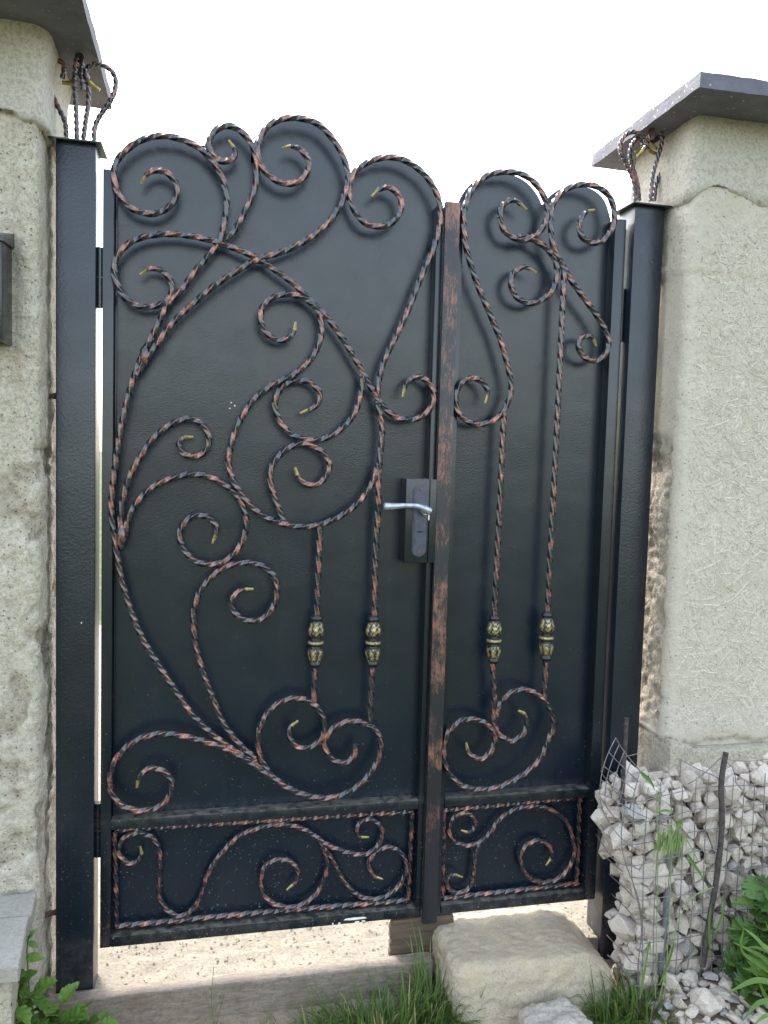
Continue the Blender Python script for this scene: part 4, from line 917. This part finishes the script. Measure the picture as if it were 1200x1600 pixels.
def gabion():
    rnd = random.Random(11); S = []
    lim = ((.36, 1.13), (-.265, -.125), (-.1, .60))
    tries = 0
    while tries < 50000 and len(S) < 1700:
        tries += 1
        p = np.array([rnd.uniform(*lim[0]), rnd.uniform(*lim[1]), rnd.uniform(*lim[2])]); r = rnd.choice((.009, .011, .013, .015, .017, .020, .025))
        if p[0] < gx0(p[2]) + .012 or p[2] > gtop(p[0]) - .014: continue
        if all(((p - q) ** 2).sum() > ((r + s) * .86) ** 2 for q, s in S): S.append((p, r))
    P = np.array([s[0] for s in S]); RR = np.array([s[1] for s in S])
    order = sorted(range(len(S)), key=lambda i: (P[i][1] + (.0 if P[i][2] > gtop(P[i][0]) - .06 or P[i][0] < gx0(P[i][2]) + .05 else .02)))
    shown = set(order[:290]); rest = MB()
    for i in order:
        p = P[i]; d2 = ((P - p) ** 2).sum(1); nb = np.argsort(d2)[1:16]
        A = []; B = []
        for j in nb:
            n = P[j] - p; L = math.sqrt(d2[j]); n = n / L; A.append(n); B.append(L * RR[i] / (RR[i] + RR[j]) + .0008)
        c = RR[i] * 1.15
        q = np.linalg.qr(np.array([[rnd.gauss(0, 1) for _ in range(3)] for _ in range(3)]))[0]; el = (1.35, 1.0, .85)
        for a in range(3):
            for sg in (1, -1): A.append(q[a] * sg); B.append(c * el[a] * rnd.uniform(.85, 1.1))
        for _ in range(7):
            n = np.array([rnd.gauss(0, 1) for _ in range(3)]); n /= np.linalg.norm(n); A.append(n); B.append(c * rnd.uniform(.8, 1.1))
        A.append(np.array([0, -1., 0])); B.append(max(.008, p[1] + .275 + rnd.uniform(-.004, .006)))
        A = np.array(A); B = np.array(B); m_ = len(A)
        I = np.array([(a, b, e) for a in range(m_) for b in range(a + 1, m_) for e in range(b + 1, m_)])
        Mx = A[I]; det = np.linalg.det(Mx); ok = np.abs(det) > 1e-3; Mx = Mx[ok]; bb = B[I[ok]]
        X = np.linalg.solve(Mx, bb[..., None])[..., 0]
        X = X[(X @ A.T <= B + 1e-6).all(1)]
        if len(X) < 4: continue
        bm = hull([tuple(x) for x in X], .0030, .0014, i, i in shown)
        mat = M['gabion_grey'] if rnd.random() < .07 else M['gabion']
        if i in shown:
            o = bm_obj('stone', bm, mat, gab, True, 32); o.location = Vector(p) - gab.location
        else:
            bm.verts.ensure_lookup_table(); bm.verts.index_update()
            rest.add([v.co + Vector(p) for v in bm.verts], [tuple(v.index for v in f.verts) for f in bm.faces]); bm.free()
    if rest.v:
        o = rest.build('stone_infill', M['gabion'], None, True, 32); tag(o, kind='stuff'); sub_to(o, gab)
gabion()
# mesh of the cage
mb = MB(); rnd = random.Random(2); GY = -.284
def wire(P, r=.0013): tube(mb, catmull(P, .02), r, 5)
def wob(x, z): return GY + .004 * fbm((x, z, 0), 6) - .004
for z in (.02, .078, .136, .195, .250, .306, .365, .42, .475, .53):
    P = []
    for k in range(14):
        x = .40 + k * .055; dip = (.03 * max(0, (.62 - x) / .2) if z > .35 else .01 * max(0, .6 - x)); P.append((x if k else gx0(z) - .006, wob(x, z) + (.03 if k == 0 else 0), z - dip + .003 * rnd.uniform(-1, 1)))
    P = [(gx0(z) - .004, -.14, z - .01)] + P; wire(P)
for k in range(22):
    x = .415 + k * .0335; P = []
    zt = gtop(x) + .012
    for j in range(9):
        z = Z0 + (zt - Z0) * j / 8; xx = x + .004 * math.sin(z * 9 + k) + (.02 * (z - .2) * -1 if x < .6 else 0) + max(0, gx0(z) - .002 - x); P.append((xx, wob(xx, z), z))
    wire(P)
sub_to(mb.build('wire_mesh', M['wire'], None, True), gab)
# the flap of mesh standing up at the left end
mb = MB()
A_, B_, C_, D_ = [Vector(q) for q in [(0.3542, -0.2700, 0.5263), (0.3908, -0.2700, 0.6670), (0.4645, -0.2700, 0.5773), (0.4412, -0.2700, 0.4790)]]
def fl(u, v): 
    p = (A_ * (1 - u) + D_ * u) * (1 - v) + (B_ * (1 - u) + C_ * u) * v
    return p + Vector((-.012 * math.sin(v * PI) * (1 - u), .02 * math.sin(u * 3), 0))
for k in range(5): wire([fl(k / 4, v / 6) for v in range(7)])
for k in range(5): wire([fl(u / 6, k / 4) for u in range(7)])
for P in [[(0.3461, -0.2850, 0.5331), (0.3493, -0.2850, 0.5035), (0.3685, -0.2850, 0.4661), (0.4097, -0.2850, 0.4135), (0.4649, -0.2850, 0.3758)], [(0.4324, -0.2850, 0.4863), (0.4689, -0.2850, 0.4671), (0.5333, -0.2850, 0.4374)], [(0.5632, -0.2850, 0.6107), (0.6066, -0.2850, 0.5832), (0.6688, -0.2850, 0.5594), (0.6846, -0.2850, 0.5449)], [(0.6808, -0.2850, 0.6059), (0.7452, -0.2850, 0.5922), (0.8208, -0.2850, 0.5948)], [(0.6808, -0.2850, 0.6059), (0.6597, -0.2850, 0.5869), (0.6211, -0.2850, 0.5556), (0.5908, -0.2850, 0.5423)], [(0.5632, -0.2850, 0.6107), (0.5683, -0.2850, 0.5854), (0.5661, -0.2850, 0.5606)], [(0.4446, -0.2300, 0.6015), (0.4842, -0.2300, 0.6078), (0.5057, -0.2300, 0.6151)], [(0.6808, -0.2850, 0.6059), (0.7237, -0.2850, 0.5764), (0.7298, -0.2850, 0.5388)]]:
    mb2 = MB(); tube(mb2, catmull(P, .02), .0012, 5); sub_to(mb2.build('loose_wire', M['wire'], None, True), gab)
sub_to(mb.build('mesh_flap', M['wire'], None, True), gab)
def rebar(name, label, P, r, mat, rib=True):
    mb = MB(); tube(mb, catmull(P, .0025), (lambda t: r * (1 + (.12 if rib and int(t * 220) % 3 == 0 else 0))), 10)
    return tag(mb.build(name, mat, None, True, 60), label, 'stake')
rebar('rebar_stake', 'thin rusty ribbed stake standing against the post above the left end of the wire cage', [(0.4441, -0.2250, 0.7007), (0.4438, -0.2250, 0.6368), (0.4429, -0.2250, 0.5490), (0.4453, -0.2250, 0.4332)], .0055, M['stake'])
rebar('iron_stake', 'dark iron stake standing upright near the middle of the caged stones', [(0.6904, -0.2910, 0.6210), (0.6826, -0.2910, 0.5391), (0.6914, -0.2910, 0.4285), (0.6850, -0.2910, 0.2925), (0.6699, -0.2910, 0.1737), (0.6585, -0.2910, 0.0539)], .0070, M['stake'])
rebar('plastic_pipe', 'grey-blue pipe standing against the caged stones behind the seed heads', [(0.5579, -0.2700, 0.3608), (0.5592, -0.2700, 0.2413), (0.5539, -0.2700, 0.1387), (0.5505, -0.2700, 0.0353)], .0080, M['pipe'], False)

# ------------------------------------------------------------------ heap of loose stones in front of the cage
rnd = random.Random(21)
variants = []
for k in range(10):
    pts = []
    ax_ = (rnd.uniform(.9, 1.4), rnd.uniform(.7, 1.0), rnd.uniform(.55, .85))
    for _ in range(15):
        v = Vector([rnd.gauss(0, 1) for _ in range(3)]).normalized(); pts.append((v.x * ax_[0] * .02, v.y * ax_[1] * .02, v.z * ax_[2] * .02))
    variants.append(bm_obj('loose_stone', hull(pts, .003, .0012, k * 7, True), M['gabion'] if k % 5 else M['gabion_grey'], None, True, 32, kindmesh=True))
def heapz(x, y):
    d = max(0, min(1, (x - .48) / .08)) * (1 - .45 * max(0, min(1, (x - .80) / .08)))
    s = max(0, 1 - max(0, (-.30 - y)) / .45)
    return Z0 - .015 + .105 * d * s
placed = []
tr_ = 0
while len(placed) < 260 and tr_ < 20000:
    tr_ += 1
    x = rnd.uniform(.47, .98); y = rnd.uniform(-.62, -.29); sc = rnd.choice((.6, .8, 1, 1.2, 1.5, 1.9)) * rnd.uniform(1.0, 1.25)
    if all((x - a) ** 2 + (y - b) ** 2 > (.0108 * (sc + c)) ** 2 for a, b, c in placed): placed.append((x, y, sc))
for x, y, sc in placed:
    vi = rnd.randrange(10)
    if vi % 5 == 0: sc = min(sc, .9)
    o = link_mesh('loose_stone', variants[vi]); o.location = (x, y, heapz(x, y) + .008 * sc); o.scale = (sc, sc, sc)
    o.rotation_euler = (rnd.uniform(-.5, .5), rnd.uniform(-.5, .5), rnd.uniform(0, 6.28))
    tag(o, 'loose white crushed stone spilled on the ground before the wire cage', 'stone', 'loose stones spilled before the cage')
# the heap's soil core
mb = MB(); X = np.arange(.44, 1.05, .02); Y = np.arange(-.75, -.27, .02); vs = [(x, y, heapz(x, y) - .004 + .004 * fbm((x, y, 0), 30)) for y in Y for x in X]; nx = len(X)
mb.add(vs, [(j * nx + i, j * nx + i + 1, (j + 1) * nx + i + 1, (j + 1) * nx + i) for j in range(len(Y) - 1) for i in range(nx - 1)])
tag(mb.build('soil_mound', M['ground'], smooth=True), kind='structure')

# ------------------------------------------------------------------ plants
def blade(mb, base, dirv, L, W, droop, lift, n=7, fold=.25):
    dirv = Vector((dirv[0], dirv[1], 0)).normalized(); side = Vector((-dirv.y, dirv.x, 0)); vs = []
    for k in range(n + 1):
        t = k / n; h = lift * t * L - droop * t * t * L; out = L * (t * (1 - lift * .55) if lift < 1.5 else t * .35)
        p = Vector(base) + dirv * out + Vector((0, 0, h)); w = W * (math.sin(min(1, t * 3 + .25) * PI / 2)) * (1 - t ** 2.2) + .0002
        vs += [p - side * w, p + Vector((0, 0, -w * fold)), p + side * w]
    fs = []
    for k in range(n):
        a = k * 3; fs += [(a, a + 3, a + 4, a + 1), (a + 1, a + 4, a + 5, a + 2)]
    mb.add(vs, fs)
def tuft(label, cx, cy, rx, ry, n, L, seed, zf=None, lean=(0, -.3), name='grass_tuft', strawn=.08):
    rnd = random.Random(seed); mb = MB(); ms = MB()
    for k in range(n):
        a = rnd.uniform(0, 2 * PI); q = math.sqrt(rnd.random()); x = cx + rx * q * math.cos(a); y = cy + ry * q * math.sin(a)
        d = (math.cos(a) * .8 + lean[0] + rnd.uniform(-.6, .6), math.sin(a) * .8 + lean[1] + rnd.uniform(-.6, .6))
        z = (zf(x, y) if zf else Z0) - .012
        l = rnd.uniform(.45, 1.15) * L; W = rnd.choice((.001, .0014, .0018, .0026))
        t = ms if rnd.random() < strawn else mb
        up = rnd.uniform(.6, 1.5)
        blade(t, (x, y, z), d, l, W, rnd.uniform(.25, 1.0) * up, up, 8)
    o = mb.build(name, M['grassm'], None, True)
    tag(o, label, 'grass', kind='stuff')
    if ms.v:
        s = ms.build('dry_blades', M['straw'], None, True); tag(s, kind='stuff'); s.parent = o
tuft('wide green grass tuft growing between the grey board and the large stone', -0.1610, -.22, .22, .07, 900, .155, 1, lean=(-.1, -.25))
tuft('tall thin grass standing at the left edge of the large beige stone', -.035, -.16, .035, .045, 130, .22, 2, lean=(0, -.1))
tuft('green grass tuft between the large stone and the caged stones', 0.4497, -.30, .09, .07, 640, .15, 3, lean=(0, -.2))
tuft('long loose grass blades rising before the left corner of the stone cage', .50, -.33, .05, .04, 70, .26, 5, lean=(.1, -.1), strawn=.2)
tuft('long arching grass blades against the right side of the large stone', .365, -.33, .03, .03, 26, .23, 6, lean=(-.5, -.1))
tuft('sparse short grass on the bare soil in front of the board', -.55, -.17, .32, .04, 110, .05, 8, lean=(0, -.1), strawn=.5)
# short litter of straw on the soil
mb = MB(); rnd = random.Random(13)
for _ in range(500):
    x = rnd.uniform(-.9, 1.0); y = rnd.uniform(-.55, -.11); a = rnd.uniform(0, 6.28); L = rnd.uniform(.01, .05); d = Vector((math.cos(a), math.sin(a), 0)) * L
    p = Vector((x, y, (heapz(x, y) + .012 if x > .5 and y < -.29 else Z0) + .006)); s = Vector((-d.y, d.x, 0)).normalized() * .0007
    mb.add([p - s, p + s, p + d + s + Vector((0, 0, .004)), p + d - s + Vector((0, 0, .004))], [(0, 1, 2, 3)])
tag(mb.build('straw_litter', M['straw']), 'scattered bits of dry straw lying on the soil', 'straw', kind='stuff')

def leaf_mesh(name, outline, mat, curl=.25, fold=.15, vein=True):
    """leaf along +Y, unit length; outline = half widths at even steps"""
    n = len(outline) - 1; mb = MB(); vs = []
    for k, wv in enumerate(outline):
        t = k / n; z = -curl * t * t * .6
        for s in (-1, -.5, 0, .5, 1):
            ripple = .03 * math.sin(t * 25 + s * 2) * abs(s)
            vs.append((s * wv, t, z + abs(s) * wv * fold * 2 - (.02 if s == 0 else 0) + ripple))
    fs = []
    for k in range(n):
        for j in range(4): a = k * 5 + j; fs.append((a, a + 1, a + 6, a + 5))
    mb.add(vs, fs); return mb.mesh(name, mat, True)
def serr(n, f, tooth=.03, seed=0):
    return [max(.002, f(k / n) + (tooth if k % 2 else -tooth) * (1 if 0 < k < n else 0)) for k in range(n + 1)]
nettle = leaf_mesh('leaf', serr(16, lambda t: .36 * math.sin(PI * min(1, t ** .75)) ** .8, .025), M['leaf'])
lobed = leaf_mesh('leaf', serr(12, lambda t: .10 + .34 * math.sin(PI * t ** .8) * (1 if int(t * 12) % 4 else .45), .09), M['leafd'], .35)
ovate = leaf_mesh('leaf', serr(14, lambda t: .20 * math.sin(PI * t ** .8) ** .9, .003), M['leaf'], .3)
def orient(o, p, d, L, roll=0., wid=1.):
    d = Vector(d).normalized(); up = Vector((0, 0, 1)); x = d.cross(up)
    x = x.normalized() if x.length > .05 else Vector((1, 0, 0)); z = x.cross(d)
    mat = Matrix((x, d, z)).transposed() @ Matrix.Rotation(roll, 3, 'Y')
    o.matrix_world = Matrix.Translation(p) @ mat.to_4x4() @ Matrix.Diagonal((L * wid, L, L, 1))
def bush(name, label, stems, meshv, Lr, seed, nl=6, wid=1., stemmat='leafd', spread=.8):
    rnd = random.Random(seed); root = empty(name, (stems[0][0][0], stems[0][0][1], Z0), label=label, cat='plant')
    mb = MB()
    for st in stems:
        P = catmull(st, .02); tube(mb, P, lambda t: .0022 * (1 - .5 * t), 6)
        for k in range(nl):
            t = (k + 1) / nl; p = P[min(len(P) - 1, int(t * (len(P) - 1)))]
            for s in range(2 if t < .95 else 4):
                a = rnd.uniform(0, 6.28); d = Vector((math.cos(a) * spread, math.sin(a) * spread - .25, rnd.uniform(-.25, .7)))
                o = link_mesh('leaf', meshv); L = rnd.uniform(*Lr); orient(o, p + Vector((rnd.uniform(-1, 1), rnd.uniform(-1, 1), rnd.uniform(-1, 1))) * .012, d, L, rnd.uniform(-.6, .6), wid * rnd.uniform(.85, 1.2))
                m0 = o.matrix_world.copy(); m0.translation -= root.location; o.parent = root; o.matrix_local = m0
    sub_to(mb.build('stem', M[stemmat], None, True), root)
    return root
rnd = random.Random(31)
# left: bright nettle-like plant below the step
ST = []
for P in [[(-1.0076, -0.3000, 0.0645), (-1.0137, -0.3000, 0.1228), (-1.0198, -0.3000, 0.2091)], [(-0.9820, -0.3000, 0.0610), (-0.9819, -0.3000, 0.1329), (-0.9753, -0.3000, 0.1966)], [(-0.9620, -0.2700, 0.0208), (-0.9488, -0.2700, 0.0926), (-0.9290, -0.2700, 0.1268)], [(-0.9257, -0.2500, 0.0004), (-0.9056, -0.2500, 0.0575), (-0.8854, -0.2500, 0.0848)], [(-0.9864, -0.3400, 0.0777), (-0.9887, -0.3400, 0.1483), (-0.9923, -0.3400, 0.1978)], [(-1.0306, -0.3100, 0.0753), (-1.0304, -0.3100, 0.1322), (-1.0362, -0.3100, 0.2459)], [(-0.9369, -0.3000, 0.0256), (-0.9239, -0.3000, 0.0820), (-0.9070, -0.3000, 0.1087)], [(-0.9653, -0.3200, 0.0451), (-0.9588, -0.3200, 0.1015), (-0.9524, -0.3200, 0.1434)], [(-0.9946, -0.3600, 0.0802), (-0.9883, -0.3600, 0.1211), (-0.9820, -0.3600, 0.1619)], [(-0.9059, -0.2900, 0.0135), (-0.8861, -0.2900, 0.0548), (-0.8663, -0.2900, 0.0786)]]:
    ST.append(P)
bush('leafy_weed', 'bright green toothed-leaf weed growing at the lower left below the stone step', ST, nettle, (.038, .062), 3, 6)
bush('leafy_weed', 'small low green weed before the left end of the board', [[(-0.8758, -0.2200, -0.0295), (-0.8690, -0.2200, 0.0155), (-0.8622, -0.2200, 0.0406)], [(-0.8481, -0.2200, -0.0334), (-0.8482, -0.2200, 0.0050), (-0.8455, -0.2200, 0.0338)], [(-0.8896, -0.2200, -0.0276), (-0.8870, -0.2200, 0.0103), (-0.8925, -0.2200, 0.0400)]], nettle, (.026, .042), 4, 2)
ov = empty('climbing_weed', (-.97, -.3, Z0), label='thin stem with three narrow pointed leaves beside the pale slab step', cat='plant')
mb = MB(); P = [(-0.9741, -0.3000, 0.1750), (-0.9765, -0.3000, 0.2324), (-0.9790, -0.3000, 0.2896), (-0.9738, -0.3000, 0.3146)]; tube(mb, catmull(P, .01), .0013, 6); sub_to(mb.build('stem', M['leafd'], None, True), ov)
for (a, b2) in [[(-0.9789, -0.3000, 0.3038), (-0.9610, -0.3000, 0.3331)], [(-0.9764, -0.3000, 0.3007), (-0.9547, -0.3000, 0.2927)], [(-0.9815, -0.3000, 0.2672), (-0.9458, -0.3000, 0.2689)], [(-0.9923, -0.3100, 0.2196), (-0.9593, -0.3100, 0.2483)]]:
    a = Vector(a); b2 = Vector(b2); o = link_mesh('leaf', ovate); orient(o, a, b2 - a + Vector((0, -.008, 0)), (b2 - a).length * 1.05, .5, 1.5)
    m0 = o.matrix_world.copy(); m0.translation -= ov.location; o.parent = ov; o.matrix_local = m0
# right: lobed-leaf bush at the frame's edge
ST = []
for px, py, pz in [(.74, -.37, .26), (.72, -.36, .18), (.73, -.38, .08), (.80, -.36, .30), (.86, -.37, .34), (.77, -.35, .24), (.84, -.40, .22), (.78, -.38, .16), (.90, -.38, .28), (.75, -.34, .10), (.88, -.42, .15), (.82, -.42, .10), (.79, -.36, .04), (.93, -.4, .36), (.86, -.35, .05)]:
    ST.append([(px + .03, py + .01, heapz(px, py)), (px + .015, py, pz * .5), (px, py, pz)])
bush('lobed_leaf_plant', 'dark green lobed-leaf plant against the caged stones at the right edge', ST, lobed, (.04, .072), 6, 8)
# long pale leaves at lower right
lil = empty('long_leaf_plant', (.86, -.5, Z0), label='plant with long pale green strap leaves at the lower right corner', cat='plant')
for P in [[(0.7917, -0.4500, 0.0598), (0.7058, -0.4700, 0.1720), (0.6512, -0.4700, 0.2098), (0.6084, -0.4700, 0.2333)], [(0.8020, -0.4500, 0.0421), (0.7165, -0.4700, 0.1436), (0.6341, -0.4700, 0.2069), (0.6336, -0.4700, 0.2668)], [(0.7677, -0.4800, 0.1794), (0.6954, -0.4800, 0.2112), (0.6584, -0.4800, 0.2466), (0.6223, -0.4800, 0.2754)], [(0.7921, -0.4600, 0.0666), (0.7022, -0.5000, 0.1367), (0.6495, -0.5000, 0.1540), (0.5763, -0.5000, 0.1332)], [(0.7977, -0.4600, 0.1146), (0.7252, -0.4600, 0.1312), (0.6804, -0.4600, 0.1445), (0.6444, -0.4600, 0.1614)], [(0.7880, -0.4700, 0.0091), (0.6886, -0.5200, 0.1051), (0.6455, -0.5200, 0.1136), (0.6059, -0.5200, 0.0753)], [(0.7903, -0.4700, -0.0237), (0.6824, -0.5400, 0.0889), (0.6482, -0.5400, 0.0964), (0.6177, -0.5400, 0.0758)], [(0.7898, -0.4600, 0.0994), (0.7291, -0.4600, 0.2030), (0.7081, -0.4600, 0.2531), (0.6999, -0.4600, 0.2698)], [(0.7868, -0.4700, 0.0255), (0.7219, -0.4700, 0.0661), (0.6926, -0.4700, 0.1098), (0.6718, -0.4700, 0.1600)], [(0.8227, -0.4500, 0.0066), (0.7493, -0.4500, 0.1542), (0.6932, -0.4500, 0.1975), (0.6578, -0.4500, 0.2030)]]:
    P = catmull(P, .008); n = len(P); mb = MB(); vs = []
    for k, p in enumerate(P):
        t = k / (n - 1); tt = (P[min(k + 1, n - 1)] - P[max(k - 1, 0)]).normalized(); s = tt.cross(Vector((0, -.6, 1))).normalized()
        wv = .0095 * math.sin(min(1, t * 2 + .3) * PI / 2) * (1 - t ** 3) + .0003
        vs += [p - s * wv + Vector((0, 0, wv * .3)), p, p + s * wv + Vector((0, 0, wv * .3))]
    mb.add(vs, [f for k in range(n - 1) for f in ((k * 3, k * 3 + 3, k * 3 + 4, k * 3 + 1), (k * 3 + 1, k * 3 + 4, k * 3 + 5, k * 3 + 2))])
    sub_to(mb.build('leaf', M['lily'], None, True), lil)
# brome grass with drooping seed heads
br = empty('brome_grass', (.5, -.36, Z0), label='tall brome grass with drooping pale green seed heads before the caged stones', cat='grass')
def strap(P, W, mat, name='leaf'):
    P = catmull(P, .006); n = len(P); mb = MB(); vs = []
    for k, p in enumerate(P):
        t = k / (n - 1); tt = (P[min(k + 1, n - 1)] - P[max(k - 1, 0)]).normalized(); s = tt.cross(Vector((.2, -1, .3))).normalized()
        wv = W * math.sin(min(1, t * 3 + .2) * PI / 2) * (1 - t ** 2.5) + .0002
        vs += [p - s * wv, p + Vector((0, wv * .5, 0)), p + s * wv]
    mb.add(vs, [f for k in range(n - 1) for f in ((k * 3, k * 3 + 3, k * 3 + 4, k * 3 + 1), (k * 3 + 1, k * 3 + 4, k * 3 + 5, k * 3 + 2))])
    sub_to(mb.build(name, M[mat], None, True), br)
for P, W, mt in [([(0.4208, -0.3400, 0.6058), (0.4388, -0.3400, 0.5904), (0.4571, -0.3400, 0.5716), (0.4632, -0.3400, 0.5552)], .0055, 'leaf'), ([(0.4800, -0.3400, 0.5024), (0.4956, -0.3400, 0.5046), (0.5224, -0.3400, 0.4962)], .003, 'leaf'), ([(0.5296, -0.3400, 0.4632), (0.5393, -0.3400, 0.4787), (0.5377, -0.3400, 0.4462)], .004, 'leaf'), ([(0.5623, -0.3400, 0.3886), (0.5780, -0.3400, 0.3642), (0.5974, -0.3400, 0.3394), (0.6151, -0.3400, 0.3147)], .0055, 'leaf'),
                 ([(0.6209, -0.3700, 0.1506), (0.6137, -0.3700, 0.2093), (0.6152, -0.3700, 0.2717), (0.6203, -0.3700, 0.2761)], .0045, 'lily'), ([(0.6310, -0.3700, 0.1910), (0.6477, -0.3700, 0.2388), (0.6511, -0.3700, 0.2715), (0.6337, -0.3700, 0.2913)], .004, 'lily'), ([(0.4395, -0.3600, 0.0414), (0.4517, -0.3600, 0.1384), (0.4577, -0.3600, 0.1868), (0.4621, -0.3600, 0.1373)], .004, 'leaf'), ([(0.4774, -0.3800, 0.0832), (0.4987, -0.3800, 0.1378), (0.5103, -0.3800, 0.1772), (0.5051, -0.3800, 0.2070)], .004, 'leaf')]:
    strap(P, W, mt)
mb = MB()
for P in [[(0.5163, -0.3450, 0.0216), (0.5177, -0.3450, 0.1214), (0.5173, -0.3450, 0.2538), (0.5169, -0.3450, 0.3850), (0.5282, -0.3450, 0.4330), (0.5339, -0.3450, 0.4554), (0.5118, -0.3450, 0.4733), (0.4946, -0.3450, 0.4681)], [(0.4913, -0.3450, 0.0247), (0.4847, -0.3450, 0.2077), (0.4772, -0.3450, 0.4046), (0.4665, -0.3450, 0.5346), (0.4652, -0.3450, 0.5587)], [(0.4923, -0.3600, 0.0349), (0.5340, -0.3600, 0.2280), (0.5746, -0.3600, 0.2896), (0.6270, -0.3600, 0.3078)], [(0.5339, -0.3450, 0.4554), (0.5647, -0.3450, 0.4138), (0.5886, -0.3450, 0.3708)]]:
    tube(mb, catmull(P, .01), .0013, 5)
sub_to(mb.build('stem', M['brome'], None, True), br)
rnd = random.Random(8); mb = MB()
for k in range(85):
    a = k / 60; x = 1028 + 36 * a
    x0 = .0
    P0 = Vector((0.4780, -0.3450, 0.4531)); P1 = Vector((0.5371, -0.3450, 0.4617))
    p = P0.lerp(P1, rnd.random()) + Vector((0, rnd.uniform(-.02, .012), rnd.uniform(-.028, .010))); L = rnd.uniform(.035, .062)
    q = p + Vector((rnd.uniform(-.012, .006), rnd.uniform(-.006, .006), -L)); s = Vector((.0019, 0, 0))
    mid = p.lerp(q, .4)
    mb.add([p, mid - s, q, mid + s, mid + Vector((0, -.0014, 0))], [(0, 1, 4), (1, 2, 4), (2, 3, 4), (3, 0, 4)])
o = mb.build('seed_head', M['brome'], None, True); tag(o, kind='stuff'); sub_to(o, br)
# small weeds on the board
wd = empty('small_weed', (-.59, -.105, -.03), label='small thin green weed sprouting against the front of the board', cat='plant')
mb = MB()
for P in [[(-0.5831, -0.1300, -0.0564), (-0.5901, -0.1300, 0.0106), (-0.5875, -0.1300, 0.0514), (-0.5850, -0.1300, 0.0921)], [(-0.5894, -0.1300, -0.0473), (-0.5961, -0.1300, -0.0052), (-0.6058, -0.1300, 0.0322)], [(-0.5769, -0.1300, -0.0572), (-0.5666, -0.1300, -0.0122), (-0.5563, -0.1300, 0.0262)], [(-0.5804, -0.1300, -0.0237), (-0.5684, -0.1300, 0.0079), (-0.5626, -0.1300, 0.0319)]]:
    tube(mb, catmull(P, .008), .0007, 4)
sub_to(mb.build('stem', M['grassm'], None, True), wd)
print('objects', len(bpy.data.objects), 'tris', sum(len(o.data.polygons) for o in bpy.data.objects if o.type == 'MESH'))
